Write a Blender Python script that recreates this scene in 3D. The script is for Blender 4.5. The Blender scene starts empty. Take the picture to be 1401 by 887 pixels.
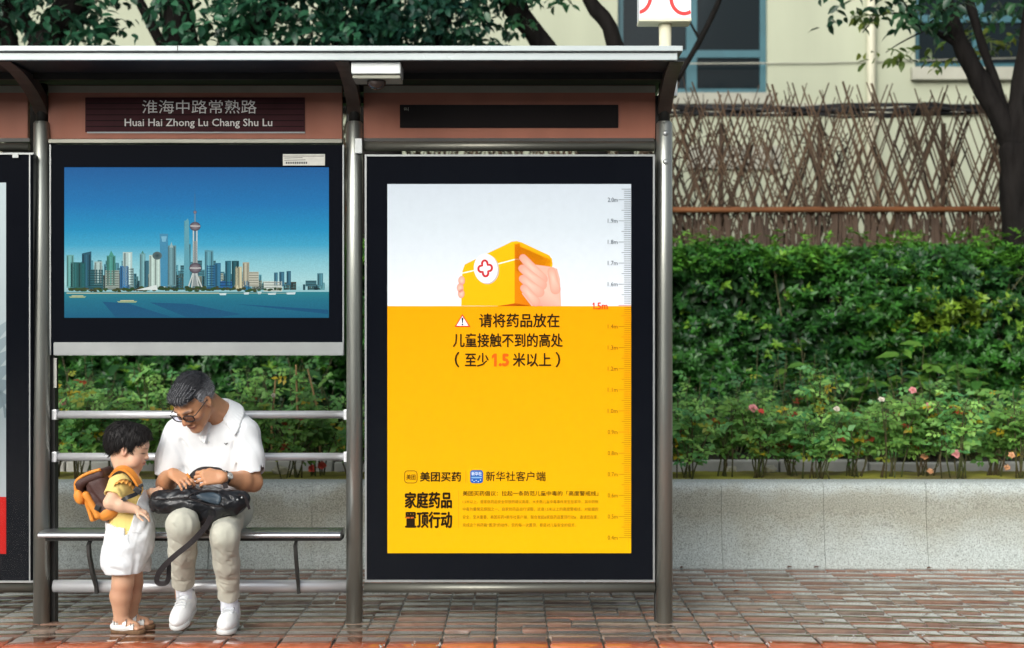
import bpy, bmesh, math, random
import numpy as np
from mathutils import Vector, Matrix, Euler

R = math.radians
scene = bpy.context.scene
col = scene.collection
random.seed(7)
rng = np.random.default_rng(7)

# ------------------------------------------------------------------ camera, sky, sun, exposure
CAM_Y, CAM_Z, FPX = -7.0, 1.30, 2023.0
cam_d = bpy.data.cameras.new('camera')
cam_d.sensor_width = 36.0
cam_d.lens = 36.0 * FPX / 1401.0
cam_d.shift_y = 32.5 / 1401.0
cam_d.clip_end = 600
cam_d.dof.use_dof = True
cam_d.dof.focus_distance = 6.9
cam_d.dof.aperture_fstop = 2.3
cam = bpy.data.objects.new('camera', cam_d)
col.objects.link(cam)
cam.location = (0, CAM_Y, CAM_Z)
cam.rotation_euler = (R(90), 0, 0)
scene.camera = cam

world = bpy.data.worlds.new('World')
scene.world = world
world.use_nodes = True
wn = world.node_tree
wn.nodes.clear()
w_out = wn.nodes.new('ShaderNodeOutputWorld')
w_bg = wn.nodes.new('ShaderNodeBackground')
w_sky = wn.nodes.new('ShaderNodeTexSky')
w_sky.sky_type = 'NISHITA'
w_sky.sun_disc = False
w_sky.sun_elevation = R(23)
w_sky.sun_rotation = R(205)
w_sky.air_density = 1.0
w_sky.dust_density = 6.0
w_sky.ozone_density = 1.0
w_hs = wn.nodes.new('ShaderNodeHueSaturation')       # cloud layer: the clear sky's blue greyed out
w_hs.inputs['Saturation'].default_value = 0.38
w_bg.inputs['Strength'].default_value = 0.15
wn.links.new(w_sky.outputs[0], w_hs.inputs['Color'])
wn.links.new(w_hs.outputs[0], w_bg.inputs['Color'])
wn.links.new(w_bg.outputs[0], w_out.inputs['Surface'])

sun_d = bpy.data.lights.new('sun', 'SUN')
sun_d.energy = 1.5
sun_d.angle = R(65)
sun_d.color = (0.89, 1.0, 1.04)
sun = bpy.data.objects.new('sun', sun_d)
col.objects.link(sun)
sun.location = (-3, -8, 12)
# sun direction: elevation 23 deg, from the street side (behind the camera), a little to the left
sun.rotation_euler = (R(90 - 23), 0, R(-25))

scene.view_settings.view_transform = 'Standard'
scene.view_settings.look = 'None'
scene.view_settings.gamma = 1.0
scene.view_settings.exposure = 0.30
scene.view_settings.use_curve_mapping = False
scene.cycles.max_bounces = 7
scene.cycles.transparent_max_bounces = 12
scene.cycles.use_denoising = True

# ------------------------------------------------------------------ helpers
def at(px, py, Y):
    """photo pixel -> world point at depth Y"""
    s = (Y - CAM_Y) / FPX
    return Vector(((px - 700.5) * s, Y, CAM_Z - (py - 476.0) * s))

def tilted(Y0, z0, t):
    """photo pixel + relief -> point on a plane leaning forward by slope t at the top"""
    def q(px, py, d=0.0):
        k = (py - 476.0) / FPX
        Y = (Y0 + d - t * (CAM_Z + k * CAM_Y - z0)) / (1 - t * k)
        return at(px, py, Y)
    return q

def srgb(r, g, b):
    f = lambda c: (c / 255 / 12.92) if c / 255 <= 0.04045 else ((c / 255 + 0.055) / 1.055) ** 2.4
    return (f(r), f(g), f(b))

def tag(o, label=None, cat=None, group=None, kind=None):
    if label: o['label'] = label
    if cat: o['category'] = cat
    if group: o['group'] = group
    if kind: o['kind'] = kind
    return o

def empty(name, loc=(0, 0, 0), rz=0.0):
    o = bpy.data.objects.new(name, None)
    o.empty_display_size = 0.1
    col.objects.link(o)
    o.location = loc
    o.rotation_euler = (0, 0, rz)
    return o

def link_mesh(name, me, mats, parent=None, smooth=False):
    o = bpy.data.objects.new(name, me)
    for m in (mats if isinstance(mats, (list, tuple)) else [mats]):
        me.materials.append(m)
    col.objects.link(o)
    if parent is not None:
        o.parent = parent
        bpy.context.view_layer.update()
        # vertices are given in world space: undo the whole parent chain
        o.matrix_parent_inverse = world_of(parent).inverted()
    if smooth:
        me.polygons.foreach_set('use_smooth', np.ones(len(me.polygons), dtype=bool))
    return o

def world_of(o):
    m = Matrix.LocRotScale(o.location, o.rotation_euler, o.scale)
    if o.parent:
        return world_of(o.parent) @ o.matrix_parent_inverse @ m
    return m

class MB:
    """collects shapes into one bmesh; build() links them as one mesh object"""
    def __init__(s):
        s.bm = bmesh.new()
        s.mi = 0
    def _fin(s, faces):
        for f in faces: f.material_index = s.mi
    def box(s, a, b, bev=0.0, seg=2, M=None):
        x0, y0, z0 = [min(p, q) for p, q in zip(a, b)]
        x1, y1, z1 = [max(p, q) for p, q in zip(a, b)]
        t = bmesh.new()
        vs = [t.verts.new(p) for p in [(x0,y0,z0),(x1,y0,z0),(x1,y1,z0),(x0,y1,z0),(x0,y0,z1),(x1,y0,z1),(x1,y1,z1),(x0,y1,z1)]]
        for f in [(3,2,1,0),(4,5,6,7),(0,1,5,4),(1,2,6,5),(2,3,7,6),(3,0,4,7)]:
            t.faces.new([vs[i] for i in f])
        if bev > 0:
            bmesh.ops.bevel(t, geom=t.edges[:], offset=bev, segments=seg, affect='EDGES', profile=0.6)
        s.absorb(t, M)
        return s
    def absorb(s, t, M=None):
        mp = {}
        for v in t.verts:
            mp[v] = s.bm.verts.new(M @ v.co if M else v.co)
        for f in t.faces:
            try:
                nf = s.bm.faces.new([mp[v] for v in f.verts])
                nf.material_index = s.mi
                nf.smooth = f.smooth
            except ValueError:
                pass
        t.free()
    def tube(s, pts, r, n=16, cap=True, smooth=True, flat=None):
        """tube along a polyline; r a number or list; flat=(ax,k) squashes"""
        pts = [Vector(p) for p in pts]
        rs = r if isinstance(r, (list, tuple)) else [r] * len(pts)
        rings = []
        up = Vector((0, 0, 1))
        prev = None
        for i, p in enumerate(pts):
            d = (pts[min(i+1, len(pts)-1)] - pts[max(i-1, 0)]).normalized()
            if prev is None:
                a = d.cross(up)
                if a.length < 1e-3: a = d.cross(Vector((0, 1, 0)))
                a.normalize()
            else:
                a = (prev - d * prev.dot(d)).normalized()
            prev = a
            b = d.cross(a)
            rings.append([s.bm.verts.new(p + (a*math.cos(2*math.pi*k/n) + b*math.sin(2*math.pi*k/n)) * rs[i]) for k in range(n)])
        for i in range(len(rings)-1):
            for k in range(n):
                f = s.bm.faces.new([rings[i][k], rings[i][(k+1)%n], rings[i+1][(k+1)%n], rings[i+1][k]])
                f.smooth = smooth; f.material_index = s.mi
        if cap:
            for ring, rev in ((rings[0], False), (rings[-1], True)):
                try:
                    f = s.bm.faces.new(ring if not rev else ring[::-1]); f.material_index = s.mi
                except ValueError: pass
        return s
    def sweep(s, sections, closed=True, cap=True, smooth=True):
        """list of rings (equal vertex counts) joined into a skin"""
        rings = [[s.bm.verts.new(p) for p in ring] for ring in sections]
        n = len(rings[0])
        for i in range(len(rings)-1):
            for k in range(n if closed else n-1):
                f = s.bm.faces.new([rings[i][k], rings[i][(k+1)%n], rings[i+1][(k+1)%n], rings[i+1][k]])
                f.smooth = smooth; f.material_index = s.mi
        if cap and closed:
            for ring in (rings[0][::-1], rings[-1]):
                f = s.bm.faces.new(ring); f.material_index = s.mi
        return s
    def poly(s, pts):
        f = s.bm.faces.new([s.bm.verts.new(p) for p in pts]); f.material_index = s.mi
        return s
    def ball(s, c, r, seg=16, rings=10, sc=(1, 1, 1)):
        t = bmesh.new()
        bmesh.ops.create_uvsphere(t, u_segments=seg, v_segments=rings, radius=1.0)
        for f in t.faces: f.smooth = True
        s.absorb(t, Matrix.Translation(c) @ Matrix.Diagonal((r*sc[0], r*sc[1], r*sc[2], 1)))
        return s
    def build(s, name, mats, parent=None, recalc=True):
        if recalc: bmesh.ops.recalc_face_normals(s.bm, faces=s.bm.faces[:])
        me = bpy.data.meshes.new(name)
        s.bm.to_mesh(me)
        s.bm.free()
        return link_mesh(name, me, mats, parent)

def raw_mesh(name, V, F, cols=None, smooth=False):
    """numpy vertices (n,3), faces (m,k) (all the same k), optional per-vertex colours"""
    me = bpy.data.meshes.new(name)
    V = np.asarray(V, dtype=np.float32); F = np.asarray(F, dtype=np.int32)
    k = F.shape[1]
    me.vertices.add(len(V)); me.vertices.foreach_set('co', V.ravel())
    me.loops.add(F.size); me.loops.foreach_set('vertex_index', F.ravel())
    me.polygons.add(len(F))
    me.polygons.foreach_set('loop_start', np.arange(0, F.size, k, dtype=np.int32))
    me.polygons.foreach_set('loop_total', np.full(len(F), k, dtype=np.int32))
    if smooth: me.polygons.foreach_set('use_smooth', np.ones(len(F), dtype=bool))
    me.update(calc_edges=True)
    me.validate()
    if cols is not None:
        a = me.color_attributes.new('col', 'FLOAT_COLOR', 'POINT')
        c = np.ones((len(V), 4), dtype=np.float32); c[:, :3] = cols
        a.data.foreach_set('color', c.ravel())
    return me

# ------------------------------------------------------------------ materials
def mat(name, c=(0.5, 0.5, 0.5), rough=0.5, metal=0.0, spec=0.5, var=0.0, vscale=8.0, bump=0.0, bscale=60.0,
        rvar=0.0, attr=None, coat=0.0, sheen=0.0, emit=0.0, c2=None, stretch=(1, 1, 1), detail=5.0, subsurf=0.0, trans=0.0):
    m = bpy.data.materials.new(name)
    m.use_nodes = True
    nt = m.node_tree; N = nt.nodes; L = nt.links
    b = N['Principled BSDF']
    b.inputs['Base Color'].default_value = (*c, 1)
    b.inputs['Roughness'].default_value = rough
    b.inputs['Metallic'].default_value = metal
    b.inputs['Specular IOR Level'].default_value = spec
    b.inputs['Coat Weight'].default_value = coat
    b.inputs['Coat Roughness'].default_value = 0.08
    b.inputs['Sheen Weight'].default_value = sheen
    if subsurf:
        b.inputs['Subsurface Weight'].default_value = subsurf
        b.inputs['Subsurface Radius'].default_value = (0.012, 0.005, 0.003)
        b.inputs['Subsurface Scale'].default_value = 0.6
    tc = N.new('ShaderNodeTexCoord')
    mp = N.new('ShaderNodeMapping'); mp.inputs['Scale'].default_value = stretch
    L.new(tc.outputs['Object'], mp.inputs['Vector'])
    src = None
    if attr:
        a = N.new('ShaderNodeAttribute'); a.attribute_name = attr
        src = a.outputs['Color']
    if var > 0 or c2 is not None:
        nz = N.new('ShaderNodeTexNoise'); nz.inputs['Scale'].default_value = vscale; nz.inputs['Detail'].default_value = detail
        L.new(mp.outputs[0], nz.inputs['Vector'])
        mx = N.new('ShaderNodeMix'); mx.data_type = 'RGBA'
        if c2 is not None:
            rp = N.new('ShaderNodeValToRGB')
            rp.color_ramp.elements[0].position = 0.35; rp.color_ramp.elements[1].position = 0.65
            L.new(nz.outputs['Fac'], rp.inputs[0])
            L.new(rp.outputs[0], mx.inputs['Factor'])
            mx.inputs['A'].default_value = (*c, 1); mx.inputs['B'].default_value = (*c2, 1)
            if src: L.new(src, mx.inputs['A'])
        else:
            mx.blend_type = 'MULTIPLY'; mx.inputs['Factor'].default_value = 1.0
            rp = N.new('ShaderNodeMapRange')
            rp.inputs['From Min'].default_value = 0.25; rp.inputs['From Max'].default_value = 0.75
            rp.inputs['To Min'].default_value = 1 - var; rp.inputs['To Max'].default_value = 1 + var
            L.new(nz.outputs['Fac'], rp.inputs[0])
            L.new(rp.outputs[0], mx.inputs['B'])
            if src: L.new(src, mx.inputs['A'])
            else: mx.inputs['A'].default_value = (*c, 1)
        src = mx.outputs['Result']
    if src:
        L.new(src, b.inputs['Base Color'])
        if emit: L.new(src, b.inputs['Emission Color'])
    elif emit:
        b.inputs['Emission Color'].default_value = (*c, 1)
    b.inputs['Emission Strength'].default_value = emit
    if rvar > 0:
        n2 = N.new('ShaderNodeTexNoise'); n2.inputs['Scale'].default_value = vscale * 1.7; n2.inputs['Detail'].default_value = 4
        L.new(mp.outputs[0], n2.inputs['Vector'])
        r2 = N.new('ShaderNodeMapRange')
        r2.inputs['From Min'].default_value = 0.3; r2.inputs['From Max'].default_value = 0.7
        r2.inputs['To Min'].default_value = max(0.02, rough - rvar); r2.inputs['To Max'].default_value = min(1, rough + rvar)
        L.new(n2.outputs['Fac'], r2.inputs[0]); L.new(r2.outputs[0], b.inputs['Roughness'])
    if bump > 0:
        n3 = N.new('ShaderNodeTexNoise'); n3.inputs['Scale'].default_value = bscale; n3.inputs['Detail'].default_value = 4
        L.new(mp.outputs[0], n3.inputs['Vector'])
        bp = N.new('ShaderNodeBump'); bp.inputs['Strength'].default_value = bump; bp.inputs['Distance'].default_value = 0.01
        L.new(n3.outputs['Fac'], bp.inputs['Height']); L.new(bp.outputs[0], b.inputs['Normal'])
    if trans > 0:   # thin leaves let some light through
        td = N.new('ShaderNodeBsdfTranslucent')
        if src: L.new(src, td.inputs['Color'])
        else: td.inputs['Color'].default_value = (*c, 1)
        ms = N.new('ShaderNodeMixShader'); ms.inputs[0].default_value = trans
        L.new(b.outputs[0], ms.inputs[1]); L.new(td.outputs[0], ms.inputs[2])
        L.new(ms.outputs[0], N['Material Output'].inputs['Surface'])
    return m

def glass_mat(name, tint=(1, 1, 1), rough=0.02, ior=1.45):
    """thin pane: fresnel mix of clear and mirror"""
    m = bpy.data.materials.new(name); m.use_nodes = True
    nt = m.node_tree; N = nt.nodes; L = nt.links
    N.remove(N['Principled BSDF'])
    tr = N.new('ShaderNodeBsdfTransparent'); tr.inputs[0].default_value = (*tint, 1)
    gl = N.new('ShaderNodeBsdfGlossy'); gl.inputs['Roughness'].default_value = rough
    fr = N.new('ShaderNodeFresnel'); fr.inputs[0].default_value = ior
    mx = N.new('ShaderNodeMixShader')
    L.new(fr.outputs[0], mx.inputs[0]); L.new(tr.outputs[0], mx.inputs[1]); L.new(gl.outputs[0], mx.inputs[2])
    L.new(mx.outputs[0], N['Material Output'].inputs['Surface'])
    return m

M = {}
M['steel'] = mat('wet_brushed_steel', (0.34, 0.355, 0.325), 0.36, 0.8, var=0.18, vscale=5, rvar=0.1, bump=0.05, bscale=30, stretch=(1, 1, 0.12))
M['rail'] = mat('wet_rail_steel', (0.80, 0.81, 0.83), 0.33, 0.62, var=0.12, vscale=4, rvar=0.08, bump=0.05, bscale=30, stretch=(0.1, 1, 1))
M['seat'] = mat('wet_seat_steel', (0.55, 0.56, 0.58), 0.25, 0.92, var=0.12, vscale=4, rvar=0.08, stretch=(0.1, 1, 1))
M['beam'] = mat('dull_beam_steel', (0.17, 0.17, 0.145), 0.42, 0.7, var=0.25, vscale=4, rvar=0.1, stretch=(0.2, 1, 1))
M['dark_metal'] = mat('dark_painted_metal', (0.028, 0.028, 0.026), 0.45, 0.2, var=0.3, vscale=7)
M['bracket'] = mat('brown_bracket_paint', (0.12, 0.09, 0.075), 0.42, 0.3, var=0.25, vscale=9)
M['fascia'] = mat('wet_aluminium_fascia', (0.40, 0.45, 0.455), 0.35, 0.15, var=0.08, vscale=3, rvar=0.12, stretch=(0.3, 1, 1))
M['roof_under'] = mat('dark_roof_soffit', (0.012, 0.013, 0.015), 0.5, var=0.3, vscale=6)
M['panel'] = mat('terracotta_panel_paint', (0.34, 0.120, 0.072), 0.5, var=0.12, vscale=6, rvar=0.1, stretch=(1, 1, 0.25))
M['panel_top'] = mat('grey_panel_band', (0.26, 0.245, 0.19), 0.5, var=0.15, vscale=6)
M['display'] = mat('dark_display_glass', (0.012, 0.009, 0.009), 0.22, spec=0.25)
M['display_red'] = mat('dark_red_louvre', (0.045, 0.008, 0.012), 0.5, spec=0.15, var=0.2, vscale=10)
M['box_black'] = mat('black_cabinet_face', (0.004, 0.005, 0.008), 0.2, spec=0.07)
M['alu'] = mat('silver_trim', (0.36, 0.38, 0.38), 0.38, 0.6, var=0.1, vscale=5)
M['print'] = mat('backlit_print', attr='col', rough=0.7, spec=0.08, emit=0.17, var=0.02, vscale=30)
M['screen'] = mat('lit_screen', attr='col', rough=0.5, emit=0.78, spec=.1, var=.10, vscale=170, detail=3)
M['led'] = mat('pale_lettering', (0.62, 0.60, 0.58), 0.5, emit=0.10)
def dim_base(m, k):
    nt = m.node_tree; b = nt.nodes['Principled BSDF']; src = b.inputs['Base Color'].links[0].from_socket
    mx = nt.nodes.new('ShaderNodeMix'); mx.data_type = 'RGBA'; mx.blend_type = 'MULTIPLY'; mx.inputs['Factor'].default_value = 1; mx.inputs['B'].default_value = (k, k, k, 1)
    nt.links.new(src, mx.inputs['A']); nt.links.new(mx.outputs['Result'], b.inputs['Base Color'])
dim_base(M['screen'], .02); dim_base(M['print'], .72)      # inks on a translucent sheet
M['pane'] = glass_mat('clear_pane', ior=1.2)
M['white_plastic'] = mat('white_plastic', (0.72, 0.76, 0.75), 0.4, var=0.06, vscale=8)
M['dome'] = mat('smoked_dome', (0.05, 0.035, 0.03), 0.08, spec=0.8)
M['sticker'] = mat('paper_sticker', (0.55, 0.55, 0.50), 0.6, var=0.1, vscale=40)
M['ink'] = mat('printed_ink', (0.03, 0.03, 0.03), 0.6)
M['sign_white'] = mat('sign_white', (0.80, 0.83, 0.86), 0.35, var=0.04, vscale=10)
M['sign_red'] = mat('sign_red', (0.72, 0.015, 0.012), 0.35)
M['cream_pole'] = mat('cream_pole_paint', (0.68, 0.66, 0.50), 0.4, var=0.08, vscale=10)
# ------------------------------------------------------------------ setting: ground, road, pavement, kerb, planter
def sheet(name, x0, y0, x1, y1, z, m):
    b = MB(); b.poly([(x0, y0, z), (x1, y0, z), (x1, y1, z), (x0, y1, z)])
    return tag(b.build(name, m), kind='structure')

M['ground'] = mat('bare_ground', (0.10, 0.085, 0.06), 0.9, var=0.3, vscale=0.5)
M['asphalt'] = mat('wet_asphalt', (0.045, 0.046, 0.048), 0.25, var=0.3, vscale=20, rvar=0.15, bump=0.2, bscale=120)
M['mortar'] = mat('wet_joint_mortar', (0.085, 0.078, 0.066), 0.3, var=0.4, vscale=12, rvar=0.2)

def brick_mat(name, film=0.5):
    """wet clay paver: per-brick colour, grit, a film of water with dry-ish patches"""
    m = bpy.data.materials.new(name); m.use_nodes = True
    nt = m.node_tree; N = nt.nodes; L = nt.links; b = N['Principled BSDF']
    tc = N.new('ShaderNodeTexCoord')
    a = N.new('ShaderNodeAttribute'); a.attribute_name = 'col'
    g = N.new('ShaderNodeTexNoise'); g.inputs['Scale'].default_value = 55; g.inputs['Detail'].default_value = 6
    mp = N.new('ShaderNodeMapping'); mp.inputs['Scale'].default_value = (0.35, 1, 1)
    L.new(tc.outputs['Object'], mp.inputs[0]); L.new(mp.outputs[0], g.inputs['Vector'])
    r = N.new('ShaderNodeMapRange'); r.inputs['From Min'].default_value = .3; r.inputs['From Max'].default_value = .7
    r.inputs['To Min'].default_value = .76; r.inputs['To Max'].default_value = 1.22
    L.new(g.outputs[0], r.inputs[0])
    mx = N.new('ShaderNodeMix'); mx.data_type = 'RGBA'; mx.blend_type = 'MULTIPLY'; mx.inputs['Factor'].default_value = 1
    L.new(a.outputs['Color'], mx.inputs['A']); L.new(r.outputs[0], mx.inputs['B'])
    # grey-green silt that lies in broad patches
    s = N.new('ShaderNodeTexNoise'); s.inputs['Scale'].default_value = 2.2; s.inputs['Detail'].default_value = 5
    L.new(tc.outputs['Object'], s.inputs['Vector'])
    sr = N.new('ShaderNodeMapRange'); sr.inputs['From Min'].default_value = .42; sr.inputs['From Max'].default_value = .68
    sr.inputs['To Max'].default_value = 0.60 * film
    L.new(s.outputs[0], sr.inputs[0])
    m2 = N.new('ShaderNodeMix'); m2.data_type = 'RGBA'
    L.new(sr.outputs[0], m2.inputs['Factor']); L.new(mx.outputs['Result'], m2.inputs['A'])
    m2.inputs['B'].default_value = (0.235, 0.19, 0.15, 1)
    L.new(m2.outputs['Result'], b.inputs['Base Color'])
    w = N.new('ShaderNodeTexNoise'); w.inputs['Scale'].default_value = 3.1; w.inputs['Detail'].default_value = 4
    L.new(tc.outputs['Object'], w.inputs['Vector'])
    wr = N.new('ShaderNodeMapRange'); wr.inputs['From Min'].default_value = .38; wr.inputs['From Max'].default_value = .62
    wr.inputs['To Min'].default_value = 0.13; wr.inputs['To Max'].default_value = 0.025
    # water gathers towards the kerb
    py_ = N.new('ShaderNodeSeparateXYZ'); L.new(tc.outputs['Object'], py_.inputs[0])
    pk = N.new('ShaderNodeMapRange'); pk.inputs['From Min'].default_value = .55; pk.inputs['From Max'].default_value = -.25
    pk.inputs['To Min'].default_value = 0; pk.inputs['To Max'].default_value = .22
    L.new(py_.outputs['Y'], pk.inputs[0])
    wa = N.new('ShaderNodeMath'); wa.operation = 'ADD'; L.new(w.outputs[0], wa.inputs[0]); L.new(pk.outputs[0], wa.inputs[1]); w = wa
    L.new(w.outputs[0], wr.inputs[0]); L.new(wr.outputs[0], b.inputs['Roughness'])
    b.inputs['Specular IOR Level'].default_value = 0.5; b.inputs['Coat Roughness'].default_value = .035; b.inputs['Coat IOR'].default_value = 1.36
    bp = N.new('ShaderNodeBump'); bp.inputs['Strength'].default_value = 0.10; bp.inputs['Distance'].default_value = 0.004
    g2 = N.new('ShaderNodeTexNoise'); g2.inputs['Scale'].default_value = 26; g2.inputs['Detail'].default_value = 3
    L.new(tc.outputs['Object'], g2.inputs['Vector'])
    br = N.new('ShaderNodeMapRange'); br.inputs['From Min'].default_value = .38; br.inputs['From Max'].default_value = .58
    br.inputs['To Min'].default_value = 0.16; br.inputs['To Max'].default_value = 0.015     # standing water hides the grit
    L.new(w.outputs[0], br.inputs[0]); L.new(br.outputs[0], bp.inputs['Strength'])
    cw = N.new('ShaderNodeMapRange'); cw.inputs['From Min'].default_value = .34; cw.inputs['From Max'].default_value = .56
    cw.inputs['To Min'].default_value = .25; cw.inputs['To Max'].default_value = 1.0
    L.new(w.outputs[0], cw.inputs[0]); L.new(cw.outputs[0], b.inputs['Coat Weight'])
    L.new(g2.outputs[0], bp.inputs['Height']); L.new(bp.outputs[0], b.inputs['Normal'])
    return m
M['brick'] = brick_mat('wet_clay_paver')
M['kerb_brick'] = brick_mat('wet_red_kerb_brick', 0.0)

sheet('ground', -250, -14, 250, 400, -0.16, M['ground'])
sheet('road', -250, -120, 250, -0.606, -0.13, M['asphalt'])
b = MB(); b.box((-9, -0.37, -0.12), (9, 1.75, -0.004)); tag(b.build('pavement_bed', M['mortar']), kind='structure')

def paver_field(name, x0, x1, rows, cw, m, colf, gap=0.0055, top=0.0, split=0.3, bev=0.004):
    """individual bricks with uneven seating; rows = list of (y0,y1)"""
    V, F, C = [], [], []
    n = int((x1 - x0) / cw)
    for (ya, yb) in rows:
        for i in range(n):
            xa = x0 + i * cw; xb = xa + cw
            cuts = [(xa, xb)]
            if random.random() < split: cuts = [(xa, (xa+xb)/2), ((xa+xb)/2, xb)]
            for (p, q) in cuts:
                c = colf()
                g = gap/2
                h = top + random.uniform(-0.0012, 0.0012)
                tx, ty = random.gauss(0, 0.0016), random.gauss(0, 0.0024)
                px0, px1, py0, py1 = p+g, q-g, ya+g, yb-g
                k = len(V)
                cx, cy = (px0+px1)/2, (py0+py1)/2
                for (ins, zz) in ((0, -0.05), (0, -bev), (bev, 0)):
                    for (x, y) in ((px0+ins, py0+ins), (px1-ins, py0+ins), (px1-ins, py1-ins), (px0+ins, py1-ins)):
                        V.append((x, y, h + zz + (x-cx)*tx + (y-cy)*ty)); C.append(c)
                for r_ in range(2):
                    for e in range(4):
                        F.append((k+r_*4+e, k+r_*4+(e+1)%4, k+(r_+1)*4+(e+1)%4, k+(r_+1)*4+e))
                F.append((k+8, k+9, k+10, k+11))
    o = link_mesh(name, raw_mesh(name, V, F, C), m)
    return tag(o, kind='structure')

def paver_col():
    t = random.random()
    base = Vector((0.22, 0.125, 0.088)) if t < .5 else (Vector((0.20, 0.145, 0.11)) if t < .88 else Vector((0.25, 0.115, 0.075)))
    return tuple(base * random.uniform(0.95, 1.22))
def kerb_col():
    return tuple(Vector((0.44, 0.115, 0.052)) * random.uniform(0.85, 1.12))
CW = 0.2385
rows = [(-0.365 + i*0.152, -0.365 + (i+1)*0.152) for i in range(14)]
paver_field('pavement', -8.9, 8.9, rows, CW, M['brick'], paver_col)
paver_field('kerb', -8.9, 8.9, [(-0.60, -0.366)], CW, M['kerb_brick'], kerb_col, gap=0.010, top=0.004, split=0.0, bev=0.008)
b = MB(); b.box((-9, -0.604, -0.14), (9, -0.372, -0.012)); tag(b.build('kerb_bed', M['mortar']), kind='structure')

# planter wall: a row of granite-faced slabs with a rounded nose and flared foot
def granite():
    m = bpy.data.materials.new('speckled_granite'); m.use_nodes = True
    nt = m.node_tree; N = nt.nodes; L = nt.links; b = N['Principled BSDF']
    tc = N.new('ShaderNodeTexCoord')
    n1 = N.new('ShaderNodeTexNoise'); n1.inputs['Scale'].default_value = 150; n1.inputs['Detail'].default_value = 6; n1.inputs['Roughness'].default_value = 0.7
    L.new(tc.outputs['Object'], n1.inputs['Vector'])
    r1 = N.new('ShaderNodeValToRGB'); e = r1.color_ramp.elements
    e[0].position = .36; e[0].color = (0.17, 0.185, 0.17, 1); e[1].position = .56; e[1].color = (0.54, 0.60, 0.575, 1)
    L.new(n1.outputs[0], r1.inputs[0])
    # darker tan tone multiplied over a ragged middle band
    n2 = N.new('ShaderNodeTexNoise'); n2.inputs['Scale'].default_value = 2.4; n2.inputs['Detail'].default_value = 7; n2.inputs['Roughness'].default_value = .65
    L.new(tc.outputs['Object'], n2.inputs['Vector'])
    sx = N.new('ShaderNodeSeparateXYZ'); L.new(tc.outputs['Object'], sx.inputs[0])
    ad = N.new('ShaderNodeMath'); ad.operation = 'MULTIPLY_ADD'; ad.inputs[1].default_value = 0.45; 
    L.new(n2.outputs[0], ad.inputs[0]); L.new(sx.outputs['Z'], ad.inputs[2])
    r2 = N.new('ShaderNodeValToRGB'); r2.color_ramp.elements[0].position = .30; r2.color_ramp.elements[0].color = (0, 0, 0, 1)
    r2.color_ramp.elements[1].position = .52; r2.color_ramp.elements[1].color = (1, 1, 1, 1)
    k = r2.color_ramp.elements.new(.62); k.color = (0.85, 0.85, 0.85, 1); k = r2.color_ramp.elements.new(.70); k.color = (0, 0, 0, 1)
    L.new(ad.outputs[0], r2.inputs[0])
    mx = N.new('ShaderNodeMix'); mx.data_type = 'RGBA'; mx.blend_type = 'MULTIPLY'
    f = N.new('ShaderNodeMath'); f.operation = 'MULTIPLY'; f.inputs[1].default_value = 0.8
    L.new(r2.outputs[0], f.inputs[0]); L.new(f.outputs[0], mx.inputs['Factor'])
    L.new(r1.outputs[0], mx.inputs['A']); mx.inputs['B'].default_value = (0.66, 0.58, 0.46, 1)
    L.new(mx.outputs['Result'], b.inputs['Base Color'])
    b.inputs['Roughness'].default_value = 0.62
    bp = N.new('ShaderNodeBump'); bp.inputs['Strength'].default_value = 0.35; bp.inputs['Distance'].default_value = 0.004
    L.new(n1.outputs[0], bp.inputs['Height']); L.new(bp.outputs[0], b.inputs['Normal'])
    return m
M['granite'] = granite()
prof = [(1.71, -0.05), (1.71, 0.0), (1.722, 0.06), (1.742, 0.14), (1.758, 0.22), (1.768, 0.30), (1.772, 0.37), (1.770, 0.42),
        (1.772, 0.452), (1.782, 0.478), (1.80, 0.494), (1.83, 0.502), (1.98, 0.502), (1.98, -0.05)]
b = MB()
xj = at(1128, 700, 1.75).x
js = [xj + i*0.607 for i in range(-22, 12)]
for i in range(len(js)-1):
    xa, xb = js[i]+0.0011, js[i+1]-0.0011
    dy = random.uniform(-0.004, 0.004)
    b.sweep([[(x, y+dy, z) for (y, z) in prof] for x in (xa, xb)], smooth=False)
pw = b.build('planter_wall', M['granite'])
for p in pw.data.polygons: p.use_smooth = abs(p.normal.x) < .5
pw.data.set_sharp_from_angle(angle=R(50))
tag(pw, 'long low granite planter wall with rounded top behind the bus shelter', 'planter wall')

M['soil'] = mat('mossy_soil', (0.36, 0.35, 0.035), 0.9, c2=(0.15, 0.12, 0.035), vscale=3.0, bump=0.8, bscale=40)
M['dark_soil'] = mat('dark_soil', (0.05, 0.042, 0.03), 0.95, var=0.4, vscale=6, bump=0.8, bscale=30)
def lumpy(name, x0, x1, y0, y1, zf, m, nx, ny, amp):
    xs = np.linspace(x0, x1, nx); ys = np.linspace(y0, y1, ny)
    X, Y = np.meshgrid(xs, ys, indexing='ij')
    Z = zf(X, Y) + amp * (np.sin(X*9.1+Y*3)*np.sin(Y*11+X*2.3)*.5 + rng.normal(0, .35, X.shape))
    V = np.stack([X, Y, Z], -1).reshape(-1, 3)
    i = np.arange(nx*ny).reshape(nx, ny)
    F = np.stack([i[:-1, :-1], i[1:, :-1], i[1:, 1:], i[:-1, 1:]], -1).reshape(-1, 4)
    return tag(link_mesh(name, raw_mesh(name, V, F, smooth=True), m, smooth=True), kind='structure')
lumpy('flowerbed_soil', -7, 7, 1.975, 2.75, lambda X, Y: 0.485 + 0*X, M['soil'], 280, 24, 0.008)
lumpy('garden_soil', -9, 9, 2.74, 8.4, lambda X, Y: 0.46 + 0.02*(Y-2.7), M['dark_soil'], 120, 50, 0.012)
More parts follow.
